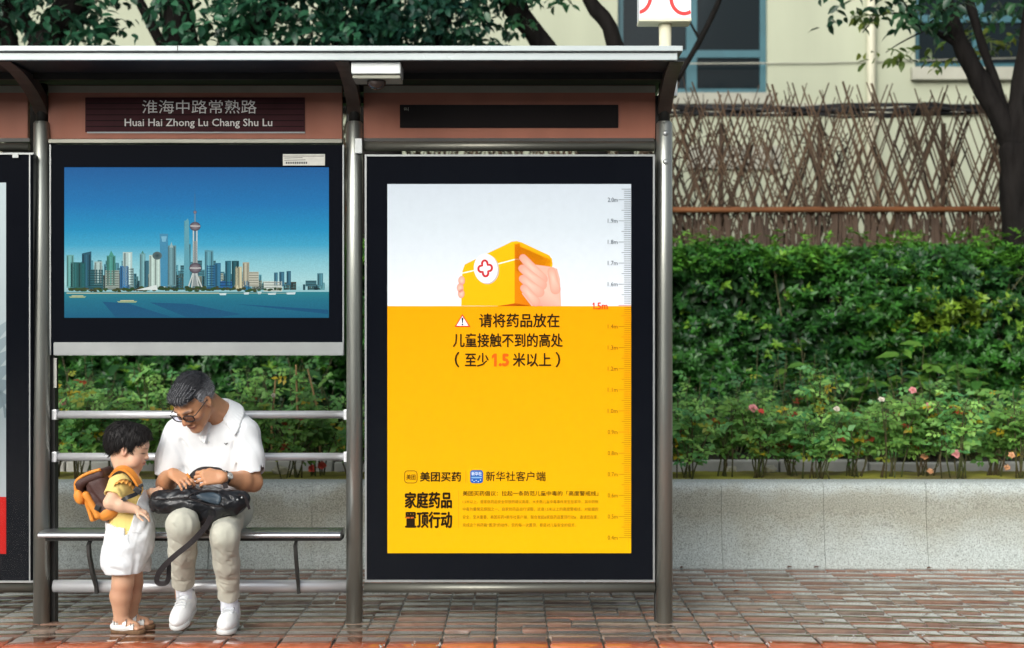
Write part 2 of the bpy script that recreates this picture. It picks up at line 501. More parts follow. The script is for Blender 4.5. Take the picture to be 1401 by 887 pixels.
M['white_stone'] = mat('pale_edging_stone', (0.45, 0.44, 0.39), 0.7, var=0.35, vscale=4)
b = MB()
for i in range(22):
    x = -6.6 + i*0.6
    b.box((x+.004, 2.93, 0.40), (x+.592, 3.02, 0.535+random.uniform(-.012, .012)), bev=0.012)
tag(b.build('garden_edging', M['white_stone']), 'pale stone edging strip running behind the rose stems', 'edging')

# ------------------------------------------------------------------ building behind
BY = 11.0
M['cream'] = mat('cream_render', (0.36, 0.385, 0.285), 0.85, var=0.12, vscale=1.1, bump=0.1, bscale=20, stretch=(1.4, 1, .35), detail=7)
M['teal'] = mat('teal_window_frame', (0.020, 0.095, 0.12), 0.5, var=0.15, vscale=5)
M['win'] = mat('dark_window_glass', (0.004, 0.009, 0.012), 0.06, spec=0.12)
M['sill'] = mat('grey_sill', (0.33, 0.33, 0.27), 0.7, var=0.15, vscale=3)
M['pipe'] = mat('cream_downpipe', (0.50, 0.49, 0.37), 0.5, var=0.05, vscale=5)
bld = tag(empty('apartment_building', (1.5, BY, 0)), 'cream rendered building with teal framed windows behind the bamboo fence', 'building')
def wx(px): return at(px, 0, BY).x
def wz(py): return at(0, py, BY).z
wins = [(845, -170, 1050, 128), (1252, -170, 1520, 93), ]
holes = [(wx(a), wz(d), wx(c), wz(b_)) for (a, b_, c, d) in wins]
xs = sorted({-12.0, 12.0, *[h[0] for h in holes], *[h[2] for h in holes]})
zs = sorted({-0.1, 9.5, *[h[1] for h in holes], *[h[3] for h in holes]})
b = MB()
for i in range(len(xs)-1):
    for j in range(len(zs)-1):
        cx, cz = (xs[i]+xs[i+1])/2, (zs[j]+zs[j+1])/2
        if any(h[0] < cx < h[2] and h[1] < cz < h[3] for h in holes): continue
        b.poly([(xs[i], BY, zs[j]), (xs[i+1], BY, zs[j]), (xs[i+1], BY, zs[j+1]), (xs[i], BY, zs[j+1])])
for h in holes:   # reveals
    x0, z0, x1, z1 = h; yb = BY+0.22
    b.poly([(x0, BY, z0), (x0, yb, z0), (x0, yb, z1), (x0, BY, z1)]); b.poly([(x1, BY, z0), (x1, BY, z1), (x1, yb, z1), (x1, yb, z0)])
    b.poly([(x0, BY, z0), (x1, BY, z0), (x1, yb, z0), (x0, yb, z0)]); b.poly([(x0, BY, z1), (x0, yb, z1), (x1, yb, z1), (x1, BY, z1)])
bmesh.ops.remove_doubles(b.bm, verts=b.bm.verts[:], dist=0.0005)
b.box((-12, BY+0.5, -0.1), (12, BY+7, 9.5))
b.build('wall', M['cream'], bld, recalc=False)
# roof slab above the frame
b = MB(); b.box((-12.3, BY-0.4, 9.505), (12.3, BY+7.3, 9.8)); b.build('roof', M['sill'], bld)
for wi, h in enumerate(holes):
    x0, z0, x1, z1 = h
    f = MB(); t = 0.075; yf = BY+0.10
    f.box((x0, yf, z0), (x0+t, yf+.07, z1)); f.box((x1-t, yf, z0), (x1, yf+.07, z1))
    f.box((x0+t, yf+.002, z0), (x1-t, yf+.068, z0+t)); f.box((x0+t, yf+.002, z1-t), (x1-t, yf+.068, z1))
    nm = 2 if wi != 1 else 3
    for k in range(1, nm):
        xc = x0 + (x1-x0)*k/nm
        f.box((xc-.065, yf-.01, z0+t), (xc+.065, yf+.065, z1-t))
    zt = z0 + (0.50 if wi != 1 else .62)
    for zc in (zt, zt+0.62+.32, zt+1.9):
        f.box((x0+t, yf-.004, zc-.045), (x1-t, yf+.06, zc+.045))
    wo = f.build('window', M['teal'], bld)
    g = MB(); g.box((x0+.02, yf+.03, z0+.02), (x1-.02, yf+.045, z1-.02)); g.build('glass', M['win'], wo)
    s_ = MB()
    if wi == 1: s_.box((x0-.06, BY-.10, z0-.16), (x1+.06, BY+.1, z0-.003), bev=.008)
    else: s_.box((x0-.06, BY-.09, z0-.14), (x1+.06, BY+.1, z0-.003), bev=.008)
    s_.build('sill', M['sill'], wo)
b = MB(); b.tube([(wx(1190), BY-.07, 0.2), (wx(1190), BY-.07, 9.4)], 0.055, 14)
for z in (2.2, 4.0, 6): b.box((wx(1190)-.075, BY-.09, z), (wx(1190)+.075, BY+.02, z+.035))
b.build('downpipe', M['pipe'], bld)
b = MB(); b.box((-12, BY-.05, wz(158)), (12, BY-.002, wz(143)), bev=.01); b.build('string_course', M['sill'], bld)
b = MB(); b.tube([(wx(920), BY-.03, wz(88)), (wx(1120), BY-.03, wz(87)), (wx(1400), BY-.03, wz(80))], 0.008, 8); b.build('wall_wire', M['sill'], bld)
b = MB(); b.box((wx(940), BY-.06, wz(232)), (wx(1068), BY-.003, wz(200)), bev=.01); b.build('vent_panel', M['sill'], bld)

# ------------------------------------------------------------------ woven bamboo fence
FY = 6.0
M['bamboo'] = mat('weathered_bamboo', (0.072, 0.042, 0.022), 0.8, var=0.55, vscale=6, stretch=(1, 1, 0.3))
M['bamboo_dark'] = mat('dark_bamboo', (0.05, 0.030, 0.018), 0.8, var=0.4, vscale=6)
M['rust_rail'] = mat('rusty_rail', (0.17, 0.062, 0.02), 0.7, var=0.4, vscale=9, stretch=(.3, 1, 1))
fence = tag(empty('bamboo_fence', (2, FY, .5)), 'brown woven bamboo lattice fence with ragged tops above the hedge', 'fence')
b = MB()
def stick(mb, x, dirn, z0, z1, lean, r, dy):
    n = 5
    pts = []
    for k in range(n):
        t = k/(n-1)
        pts.append((x + dirn*lean*t + random.gauss(0, .006), FY + dy + random.gauss(0, .004), z0 + (z1-z0)*t))
    mb.tube(pts, [r*(1.1-.45*k/(n-1)) for k in range(n)], 6)
x = -5.6
while x < 5.6:
    for dirn in (1, -1):
        top = at(0, random.uniform(112, 160), FY).z
        stick(b, x - dirn*0.5 + random.gauss(0, .035), dirn, 0.5, top, 1.05*random.uniform(.85, 1.12), random.choice((.007, .008, .009, .010, .011, .016)), dirn*0.014)
    x += 0.046
b.build('lattice', M['bamboo'], fence)
b = MB(); x = -5.6
while x < 5.6:      # a second, darker layer behind
    for dirn in (1, -1):
        stick(b, x - dirn*0.45 + random.gauss(0, .05), dirn, 0.5, at(0, random.uniform(140, 200), FY).z, .95*random.uniform(.8, 1.2), random.uniform(.009, .016), .13+dirn*.014)
    x += 0.085
b.build('back_lattice', M['bamboo_dark'], fence)
b = MB()
for k in range(420):     # dried vine tangled in the lattice
    px = random.choice((random.gauss(1120, 26), random.gauss(960, 30), random.gauss(1000, 60), random.gauss(300, 120))); py = random.uniform(170, 320)
    p = at(px, py, FY+.07+random.gauss(0, .03)); q = p+Vector((random.gauss(0, .09), random.gauss(0, .02), random.gauss(0, .16)))
    b.tube([p, p.lerp(q, .5)+Vector((random.gauss(0, .02), 0, random.gauss(0, .02))), q], [.007, .006, .003], 5)
b.build('dried_vine', M['bamboo_dark'], fence)
b = MB()
x = -5.6
while x < 5.6:
    if random.random() < .9:
        stick(b, x, random.choice((1, -1)), .5, at(0, random.uniform(285, 315), FY).z, random.uniform(0, .12), random.uniform(.010, .018), -.045)
    x += 0.013
b.build('brushwood_base', M['bamboo_dark'], fence)
b = MB(); b.tube([(-5.7, FY-.075, at(0, 288, FY).z+.01), (0, FY-.075, at(0, 289, FY).z), (5.7, FY-.075, at(0, 287, FY).z)], .026, 10)
b.build('rail', M['rust_rail'], fence)
for px in (985, 1120, 1290, 480, 200):
    p = at(px, 0, FY); b = MB(); b.tube([(p.x, FY+.05, .4), (p.x+.02, FY+.05, at(0, 168, FY).z)], .022, 10); b.build('post', M['bamboo_dark'], fence)
M['cable'] = mat('black_cable', (0.018, 0.019, 0.022), 0.5, var=.3, vscale=20)
b = MB()
for k in range(9):
    zb = at(0, 152 + random.uniform(-9, 9), FY+.35).z
    ph = random.uniform(0, 6)
    b.tube([(-5.8+i*.4, FY+.35+.03*math.sin(i+ph), zb+.03*math.sin(i*.9+ph)+random.gauss(0, .012)) for i in range(30)], random.uniform(.007, .016), 6)
tag(b.build('cable_bundle', M['cable']), 'sagging bundle of black cables strung behind the top of the bamboo fence', 'cables')

# ------------------------------------------------------------------ the far side of the road (unseen building added to darken reflections and block low sky)
M['far_wall'] = mat('grey_facade', (0.34, 0.34, 0.33), 0.8, var=0.2, vscale=1)
fb = tag(empty('reflection_building', (0, -26, 0)), 'unseen plain grey building across the road, added for its reflections', 'building')
b = MB(); b.box((-32, -34, -.15), (32, -26, 6.5)); b.build('wall', M['far_wall'], fb)
for i in range(14):
    b = MB(); x = -30+i*4.3; b.box((x, -25.99, 1.2), (x+2.2, -25.95, 3.2)); b.build('window', M['win'], fb)
# ------------------------------------------------------------------ bus shelter
shelter = tag(empty('bus_shelter', (0, 0, 0)), 'steel bus shelter with terracotta name panels, flat roof, picture cabinet and lit poster boxes', 'bus shelter')
S0 = 289.0
def X0(px): return (px-700.5)/S0
def Z0(py): return 1.3-(py-476)/S0
ZTUBE = Z0(168)
PX = [61-4, 485, 909]
PX_EXTRA = [57-427]
for i, px in enumerate(PX_EXTRA + PX):
    x = X0(px)
    b = MB(); b.tube([(x, 0, 0.0), (x, 0, ZTUBE-.006), (x, 0, ZTUBE)], [0.0385, 0.0385, 0.035], 28)
    b.tube([(x, 0, ZTUBE-.002), (x, 0, ZTUBE+.005)], .031, 20)
    post = b.build('post', M['steel'], shelter)
    if px == 909:
        for py in (184, 223):
            r = MB(); r.ball((x+.002, -.037, Z0(py)), .014, 12, 8, (1, .55, 1)); r.build('rivet', M['alu'], post)
    b = MB(); b.tube([(x, .004, ZTUBE+.004), (x, .004, 2.55)], .026, 16); b.build('post_neck', M['dark_metal'], post)  # neck given a dark colour to carry the shade under the roof
    sgn = 1 if px < 480 else (-1 if px > 900 else -1)
    b = MB(); b.box((x+sgn*.028-.014, .030, 0.0), (x+sgn*.028+.014+.012*(sgn > 0), .085, 2.50), bev=.003)
    b.build('upright', M['dark_metal'], shelter)

# roof: thin upper lip, fascia strip, soffit
XL, XR = -3.6, 0.742
YF, YB = -0.55, 0.72
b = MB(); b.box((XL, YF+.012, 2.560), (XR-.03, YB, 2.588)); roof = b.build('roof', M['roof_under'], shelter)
b = MB(); b.box((XL, YF-.03, 2.5885), (XR, YB+.02, 2.612), bev=.003)
b.build('roof_sheet', M['fascia'], roof)
b = MB(); b.box((XL, YF-.012, 2.553), (0.7205, YF+.0115, 2.585), bev=.002)
b.build('fascia', M['fascia'], roof)
xs_ = at(245, 70, YF).x
b = MB(); b.box((xs_-.0015, YF-.0315, 2.5895), (xs_+.0015, YF-.028, 2.6125)); b.build('roof_seam', M['dark_metal'], roof)
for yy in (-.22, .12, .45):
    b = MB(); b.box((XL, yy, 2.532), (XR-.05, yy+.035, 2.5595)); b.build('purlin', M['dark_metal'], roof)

def arm(x, w):
    b = MB()
    n = 9; secs = []
    for k in range(n):
        t = k/(n-1)
        y = -0.005 - (0.535)*t**1.25
        z = 2.405 + 0.145*math.sin(t*math.pi/2)**1.0
        th = 0.07 - .035*t
        ztop = min(z+th, 2.552)
        secs.append([(x-w/2, y, z), (x+w/2, y, z), (x+w/2, y+.01, ztop+.0001*k), (x-w/2, y+.01, ztop+.0001*k)])
    b.sweep(secs, smooth=False)
    return b.build('bracket_arm', M['bracket'], shelter)
arm(X0(PX_EXTRA[0]), .06)
for px in PX: arm(X0(px), .062)
b = MB(); b.box((X0(921), -.03, Z0(133)), (X0(926), .03, Z0(106)), bev=.004); b.build('end_clip', M['white_plastic'], shelter)

# header panels lean forward
qh = tilted(0.0, 2.35, 0.13)
def qbox(q, px0, py0, px1, py1, d0, d1, mb, bev=0.0):
    """box whose front face spans the pixel rectangle at relief d0 and reaches back to d1"""
    P = [q(px0, py1, d0), q(px1, py1, d0), q(px1, py0, d0), q(px0, py0, d0)]
    t = bmesh.new()
    fr = [t.verts.new(p) for p in P]
    bk = [t.verts.new(p + Vector((0, d1-d0, 0))) for p in P]
    t.faces.new(fr); t.faces.new(bk[::-1])
    for i in range(4): t.faces.new([fr[i], bk[i], bk[(i+1)%4], fr[(i+1)%4]])
    bmesh.ops.recalc_face_normals(t, faces=t.faces[:])
    if bev: bmesh.ops.bevel(t, geom=t.edges[:], offset=bev, segments=2, affect='EDGES')
    mb.absorb(t)
    return mb
def fit_text(body, box, q, d, bold=0.0, shear=0.0):
    """outline lettering fitted to a pixel box on plane q -> (verts, tris)"""
    c = bpy.data.curves.new('lettering', 'FONT'); c.body = body; c.size = 1.0; c.resolution_u = 2; c.shear = shear
    o = bpy.data.objects.new('lettering', c); col.objects.link(o)
    dg = bpy.context.evaluated_depsgraph_get(); dg.update()
    me = bpy.data.meshes.new_from_object(o.evaluated_get(dg))
    bm = bmesh.new(); bm.from_mesh(me); bmesh.ops.triangulate(bm, faces=bm.faces[:])
    V = np.array([v.co[:2] for v in bm.verts]); F = [tuple(v.index for v in f.verts) for f in bm.faces]
    bm.free(); bpy.data.objects.remove(o); bpy.data.curves.remove(c); bpy.data.meshes.remove(me)
    lo, hi = V.min(0), V.max(0)
    x0, y0, x1, y1 = box
    k = bold * (y1-y0)          # heavier strokes: the same outlines laid again around themselves
    offs = [(0, 0)] if bold <= 0 else [(0, 0), (k, 0), (-k, 0), (0, k), (0, -k)]
    out, FF = [], []
    for i, (ox, oy) in enumerate(offs):
        FF += [tuple(a+len(out) for a in t) for t in F]
        out += [q(x0 + k + ox + (x-lo[0])/(hi[0]-lo[0])*(x1-x0-2*k), y1 - k + oy - (y-lo[1])/(hi[1]-lo[1])*(y1-y0-2*k), d-.00003*i) for x, y in V]
    return out, FF
def text_mesh(name, items, q, d, m, parent):
    """items: (body, box, bold)"""
    V, F = [], []
    for body, box, bold in items:
        v, f = fit_text(body, box, q, d, bold)
        F += [tuple(i+len(V) for i in t) for t in f]; V += [tuple(p) for p in v]
    return link_mesh(name, raw_mesh(name, V, F), m, parent)

hp = []
for (a, c) in ((-395, 38), (66, 468), (497.5, 896.5)):
    b = MB(); qbox(qh, a, 117, c, 190, 0.0, .035, b, .002)
    p = b.build('header_panel', M['panel'], shelter); hp.append(p)
    b = MB(); qbox(qh, a, 117.5, c, 127, -.003, -.0005, b); b.build('panel_band', M['panel_top'], p)
# recessed-looking louvred sign in the first full bay
b = MB(); qbox(qh, 116.5, 133.5, 417, 181, -.006, -.0008, b, .001); lou = b.build('louvred_display', M['display_red'], hp[1])
for k in range(1, 6):
    y = 133.5 + 47.5*k/6
    b = MB(); qbox(qh, 118, y-.5, 415.5, y+.5, -.0075, -.0062, b); b.build('louvre_line', M['display'], hp[1])
b = MB(); qbox(qh, 119, 180.5, 417.5, 182.5, -.008, -.0063, b); b.build('louvre_lip', M['alu'], hp[1])
text_mesh('lettering', [("淮海中路常熟路", (194.5, 137, 351, 155.5), 0.0), ("Huai Hai Zhong Lu Chang Shu Lu", (170.5, 162.5, 372.5, 176), 0.012)], qh, -.0095, M['led'], hp[1])
b = MB(); qbox(qh, 547, 143.5, 846, 175, -.006, -.0008, b, .001); b.build('led_display', M['display'], hp[2])
text_mesh('lettering', [("叫", (553, 147, 559, 152), 0)], qh, -.0075, M['sill'], hp[2])

# cross beams
for (a, c, ya, yb) in ((-395, 40, 196, 207), (498, 895, 193.5, 207)):
    b = MB(); zc = Z0((ya+yb)/2); r = (yb-ya)/2/S0
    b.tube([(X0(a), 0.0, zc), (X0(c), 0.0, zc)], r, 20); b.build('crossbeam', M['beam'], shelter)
    b = MB(); b.box((X0(a), .004, Z0(194)), (X0(c), .03, Z0(189))); b.build('beam_shade_strip', M['dark_metal'], shelter)  # solid dark strip standing in for the shadow between panel and beam
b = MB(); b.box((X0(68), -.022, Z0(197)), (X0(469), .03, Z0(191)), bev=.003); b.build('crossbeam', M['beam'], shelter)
b = MB(); b.box((X0(487), -.045, Z0(212)), (X0(497), -.005, Z0(191)), bev=.003); b.build('beam_bracket', M['alu'], shelter)

# ------------------------------------------------------------------ printed graphics: coloured flat shapes on one sheet
class Print:
    def __init__(s, q, d0):
        s.q, s.d, s.V, s.F, s.C = q, d0, [], [], []
    def layer(s): s.d -= 0.00035
    def tri(s, pts, cols):
        k = len(s.V)
        for p, c in zip(pts, cols): s.V.append(tuple(s.q(p[0], p[1], s.d))); s.C.append(c)
        for i in range(1, len(pts)-1): s.F.append((k, k+i, k+i+1))
    def poly(s, pts, c):
        """simple polygon of any outline (ear-cut by bmesh)"""
        bm = bmesh.new(); vs = [bm.verts.new((x, -y, 0)) for x, y in pts]
        f = bm.faces.new(vs)
        bmesh.ops.triangulate(bm, faces=[f])
        bm.verts.index_update(); k = len(s.V)
        for v in bm.verts: s.V.append(tuple(s.q(v.co.x, -v.co.y, s.d))); s.C.append(c)
        for f in bm.faces: s.F.append(tuple(v.index+k for v in f.verts))
        bm.free()
    def rect(s, x0, y0, x1, y1, c): s.tri([(x0, y0), (x1, y0), (x1, y1), (x0, y1)], [c]*4)
    def vgrad(s, x0, y0, x1, y1, stops):
        for (ta, ca), (tb, cb) in zip(stops[:-1], stops[1:]):
            ya, yb = y0+(y1-y0)*ta, y0+(y1-y0)*tb
            s.tri([(x0, ya), (x1, ya), (x1, yb), (x0, yb)], [ca, ca, cb, cb])
    def fan(s, ctr, ring, c0, c1):
        k = len(s.V); s.V.append(tuple(s.q(*ctr, s.d))); s.C.append(c0)
        for p in ring: s.V.append(tuple(s.q(*p, s.d))); s.C.append(c1)
        n = len(ring)
        for i in range(n): s.F.append((k, k+1+i, k+1+(i+1) % n))
    def ell(s, cx, cy, rx, ry, c0, c1=None, rot=0, n=28):
        cr, sr = math.cos(rot), math.sin(rot)
        ring = [(cx+rx*math.cos(a)*cr-ry*math.sin(a)*sr, cy+rx*math.cos(a)*sr+ry*math.sin(a)*cr) for a in [2*math.pi*i/n for i in range(n)]]
        s.fan((cx, cy), ring, c0, c1 or c0)
    def stroke(s, pts, w, c, closed=False):
        P = [Vector(p) for p in pts]; n = len(P); L_, R_ = [], []
        for i, p in enumerate(P):
            a = P[(i-1) % n] if (closed or i > 0) else p; b_ = P[(i+1) % n] if (closed or i < n-1) else p
            d = (b_-a); d = d.normalized() if d.length else Vector((1, 0)); nn = Vector((-d.y, d.x))
            L_.append(p+nn*w/2); R_.append(p-nn*w/2)
        for i in range(n if closed else n-1):
            j = (i+1) % n; s.tri([L_[i], L_[j], R_[j], R_[i]], [c]*4)
    def text(s, body, box, c, bold=0.0):
        v, f = fit_text(body, box, s.q, s.d, bold); k = len(s.V)
        s.V += [tuple(p) for p in v]; s.C += [c]*len(v); s.F += [tuple(i+k for i in t) for t in f]
    def build(s, name, m, parent):
        return link_mesh(name, raw_mesh(name, s.V, s.F, s.C), m, parent)

# ------------------------------------------------------------------ picture cabinet of the first bay
qc = tilted(-0.03, 1.90, 0.054)
b = MB(); qbox(qc, 69, 198, 470, 486, 0, .11, b, .004); cab = b.build('picture_cabinet', M['box_black'], shelter)
b = MB(); qbox(qc, 73, 468.5, 470, 486.5, -.012, -.0005, b, .003); b.build('bottom_trim', M['alu'], cab)
for (a, c) in ((67.6, 69.6), (468.6, 470.4)):
    b = MB(); qbox(qc, a+(3 if a < 100 else 0)*0, 198, c, 486, -.006, .02, b, .0008); b.build('edge_trim', M['alu'], cab)
P = Print(qc, -.0008)
c_ = srgb
P.vgrad(88, 228, 450, 435, [(0, c_(26, 92, 152)), (.25, c_(28, 118, 178)), (.42, c_(34, 146, 192)), (.52, c_(66, 166, 200)), (.63, c_(134, 198, 210)), (.76, c_(170, 216, 218)), (1, c_(60, 130, 150))])
P.layer()
P.vgrad(88, 399.5, 450, 435, [(0, c_(40, 128, 140)), (.35, c_(30, 112, 136)), (1, c_(22, 96, 128))])
P.layer()
P.poly([(140, 413), (175, 415), (235, 434), (158, 434)], c_(24, 86, 122)); P.poly([(205, 414), (260, 416), (330, 430), (300, 434), (255, 434)], c_(24, 86, 122)); P.poly([(320, 416), (449, 424), (449, 430)], c_(22, 84, 122))
P.layer()
def tower(x0, x1, y0, y1=396, base=(90, 140, 150), strip='v', n=4, slope=0):
    P.poly([(x0, y0+max(slope, 0)), (x1, y0+max(-slope, 0)), (x1, y1), (x0, y1)], c_(*base))
    P.d -= .00012
    lt = tuple(min(255, int(v*1.12)+6) for v in base); dk = tuple(int(v*.70) for v in base)
    y0 = y0 + abs(slope)
    if strip == 'v':
        for i in range(n):
            xa = x0+(x1-x0)*(i+.2)/n; P.rect(xa, y0+1.5, xa+(x1-x0)*.42/n, y1-2, c_(*(lt if i % 2 else dk)))
    else:
        k = max(2, int((y1-y0)/3.2))
        for i in range(k):
            ya = y0+(y1-y0)*(i+.3)/k; P.rect(x0+.6, ya, x1-.6, ya+1.25, c_(*dk))
    P.d += .00012
rr = random.Random(4)
for i in range(120):     # pale far towers in the haze
    x = 91+rr.random()*260; h = rr.uniform(14, 40)*(1 if x < 290 else .62); g = rr.uniform(.8, 1.1); tower(x, x+rr.uniform(4, 8), 396-h, 397, (int(80*g), int(138*g), int(150*g)), rr.choice('vvh'), rr.choice((2, 3)))
P.layer()
for i in range(170):     # low near blocks
    x = 91+rr.random()*350; h = rr.uniform(4, 20)*(1 if x < 330 else .55)
    g = rr.uniform(.45, 1.25); tower(x, x+rr.uniform(3, 8), 394-h, 397, rr.choice(((int(80*g), int(128*g), int(132*g)), (int(128*g), int(140*g), int(128*g)), (int(50*g), int(104*g), int(118*g)))), rr.choice('vh'), 3)
P.layer()
for a in [(91, 101, 349, 394, (104, 165, 160), 'v', 3), (96, 117, 359, 395, (38, 92, 92), 'v', 4), (112, 125, 344, 394, (40, 88, 106), 'v', 3, 3), (129, 140, 358, 390, (160, 185, 180), 'v', 3),
          (120, 141, 369, 396, (44, 96, 104), 'h'), (146, 158, 350, 392, (70, 140, 128), 'v', 3), (144, 163, 370, 396, (150, 165, 155), 'h'), (168, 181, 345, 392, (175, 200, 196), 'v', 2),
          (164, 178, 364, 396, (52, 112, 158), 'v', 3), (176, 183, 367, 395, (120, 150, 150), 'h'), (191, 199, 347, 394, (110, 160, 165), 'v', 2), (197, 203, 357, 394, (50, 96, 110), 'v', 2),
          (204, 226, 349, 394, (178, 200, 190), 'v', 6), (228, 241, 336, 392, (100, 140, 146), 'v', 3), (253, 261, 334, 394, (70, 128, 140), 'v', 3), (252, 257, 302, 394, (92, 158, 172), 'v', 2),
          (280, 292, 342, 394, (90, 150, 164), 'v', 3, -1), (283, 294, 363, 396, (40, 100, 140), 'h'), (294, 302, 360, 395, (46, 106, 136), 'v', 2), (308, 316, 357, 394, (44, 104, 120), 'v', 2),
          (317, 327, 357, 392, (34, 84, 92), 'v', 3), (321, 331, 365, 396, (190, 184, 150), 'v', 4), (332, 341, 359, 392, (172, 168, 146), 'v', 3), (340, 354, 372, 392, (190, 190, 172), 'h'),
          (361, 386, 385, 399, (205, 215, 205), 'h'), (375, 380, 373, 392, (60, 110, 130), 'v', 2), (382, 389, 372, 392, (54, 104, 126), 'v', 2), (392, 398, 371, 390, (52, 100, 120), 'v', 2),
          (434, 442, 374, 392, (74, 128, 140), 'v', 2), (418, 433, 384, 392, (64, 110, 120), 'h'), (300, 318, 385, 397, (40, 96, 150), 'h'), (334, 342, 384, 398, (40, 108, 140), 'v', 3)]:
    tower(*a)
P.d -= .0002
P.poly([(218.5, 320), (230, 320), (229.4, 392), (219.6, 392)], c_(70, 140, 172)); P.d -= .0001; P.poly([(220.5, 323.5), (228.2, 323.5), (226.6, 331), (222, 331)], c_(120, 180, 205))   # tower with a notch
P.poly([(232, 339), (234.5, 331), (237, 339)], c_(150, 180, 180)); P.ell(215, 350, 6.5, 5.5, c_(44, 70, 76), c_(90, 110, 110))
P.poly([(253, 303), (257, 299), (258.5, 303), (260, 394), (251, 394)], c_(96, 160, 174))
P.poly([(193, 347), (195, 343), (197, 347)], c_(70, 130, 120)); P.poly([(149, 350), (152, 343), (156, 350)], c_(70, 150, 130))
P.layer()
# broadcast tower with two balls on splayed legs
gr = c_(140, 150, 150); dkr = c_(74, 66, 78)
P.poly([(264.6, 330), (269.6, 330), (271.4, 392), (262.8, 392)], gr)
for dx in (-2.4, 0, 2.4): P.rect(267+dx-.75, 315, 267+dx+.75, 372, c_(205, 205, 196) if dx != 0 else c_(96, 110, 112))
for (xa, xb) in ((264, 257), (268.5, 277), (265, 262), (268, 272)): P.stroke([(xa, 374), (xb, 395)], 1.7, c_(196, 205, 200))
P.d -= .0001
P.ell(267, 310, 7.4, 6.2, c_(150, 142, 146), dkr); P.rect(260.3, 308.6, 273.7, 310.4, c_(200, 200, 196)); P.ell(267.2, 367, 8.4, 7.2, c_(148, 138, 142), dkr); P.rect(259.7, 366, 274.8, 368, c_(196, 196, 194))
P.ell(266.8, 290.5, 2.3, 2.3, c_(150, 140, 150), c_(80, 80, 96)); P.rect(266.0, 292, 267.6, 305, c_(120, 140, 150)); P.rect(266.3, 266, 267.1, 289, c_(70, 110, 140)); P.rect(266.5, 258, 266.9, 266, c_(60, 105, 145))
P.layer()
for i in range(150):    # shore trees
    x = 94+rr.random()*290; P.ell(x, 397+rr.uniform(-2.2, 1.8)-(2.5 if 190 < x < 330 else 0)*rr.random(), rr.uniform(1.5, 4), rr.uniform(1, 2.2), c_(rr.randint(38, 74), rr.randint(62, 84), 44), n=9)
P.d -= .0001
P.rect(91, 400.6, 300, 402.0, c_(186, 190, 160)); P.rect(300, 400.8, 392, 401.8, c_(150, 170, 150))
P.poly([(186, 397), (214, 390), (216, 397)], c_(215, 225, 220))
for (x, y, w) in ((337, 402, 8), (355, 401.5, 6), (372, 402.4, 12), (398, 402, 13), (305, 403, 10)): P.poly([(x-w/2, y-1.5), (x+w/2, y-2), (x+w/2-1, y+1), (x-w/2+1, y+1)], c_(210, 225, 225))
for (x, y, w) in ((174, 413, 28), (106, 406.5, 24)): P.poly([(x-w/2, y-.8), (x+w/2, y-1), (x+w/2-2, y+1.2), (x-w/2+2, y+1.2)], c_(150, 170, 130)); P.rect(x-w/3, y-2.2, x+w/3, y-.8, c_(190, 190, 150))
scr = P.build('skyline_picture', M['screen'], cab)
tag(scr, 'blue lit picture of a river skyline with a tall ball tower')
b = MB(); qbox(qc, 88, 227, 450.5, 229, -.0045, -.003, b); b.build('picture_edge', M['box_black'], cab)
b = MB(); qbox(qc, 387, 211, 444.5, 226.5, -.004, -.0006, b); stk = b.build('sticker', M['sticker'], cab)
P = Print(qc, -.0045)
for (x0, y, x1) in ((389, 216.5, 414), (389, 219.5, 418)): P.stroke([(x0, y), (x1, y-.6)], .7, (.1, .08, .07))
for i in range(12): P.rect(391+i*2.5, 221.5, 392.7+i*2.5, 224.3, (.06, .06, .06))
P.rect(387.5, 213.4, 443, 214.1, (.25, .2, .16))
P.build('sticker_print', M['ink'], cab)

# ------------------------------------------------------------------ poster box of the second bay
ql = tilted(-0.045, 1.2, 0.054)
b = MB(); qbox(ql, 500, 212.5, 895.5, 796, 0, .13, b, .004); lb = b.build('poster_box', M['box_black'], shelter)
b = MB()
for (x0, y0, x1, y1) in ((499, 211.5, 896, 214.2), (499, 793.8, 896, 796.8), (499, 214.2, 501.6, 793.8), (893.4, 214.2, 896, 793.8)):
    qbox(ql, x0, y0, x1, y1, -.010, .02, b, .0008)
b.build('frame', M['alu'], lb)
P = Print(ql, -.0008)
YL = c_(255, 178, 0); YD = c_(253, 170, 0); WT = c_(232, 238, 245); W2 = c_(212, 222, 230)
P.vgrad(530, 252, 863.5, 420, [(0, c_(206, 216, 226)), (.35, W2), (1, c_(238, 243, 250))])
P.layer(); P.vgrad(530, 419, 863.5, 757, [(0, YD), (.5, c_(255, 181, 0)), (1, c_(255, 192, 0))])
P.layer()
# carton with rounded top held between two hands
P.fan((690, 390), [(631, 418.5), (632.5, 372), (636, 362), (700, 331), (707, 330), (714, 332), (750, 349), (755, 354), (756, 362), (742, 419)], c_(255, 190, 12), c_(255, 190, 12))
P.d -= .0001
P.tri([(704, 334), (754, 356), (742, 419), (704, 419)], [c_(226, 130, 4), c_(240, 160, 8), c_(225, 112, 4), c_(235, 140, 6)])
P.poly([(702, 333), (712, 332), (752, 350), (756, 360), (740, 372), (712, 350)], c_(252, 178, 10)); P.tri([(705, 335), (711, 333), (716, 372), (706, 372)], [c_(240, 140, 6), c_(232, 118, 4), c_(230, 124, 4), c_(245, 160, 8)])
P.poly([(680, 419), (705, 415), (727, 419)], c_(200, 92, 6))
P.stroke([(632, 374), (650, 370), (686, 360), (705, 355), (711, 355)], 1.7, c_(255, 250, 225))
P.layer()
P.ell(666, 368.5, 16.8, 20.6, c_(214, 200, 190), c_(205, 190, 180), rot=-.12); P.d -= .0001
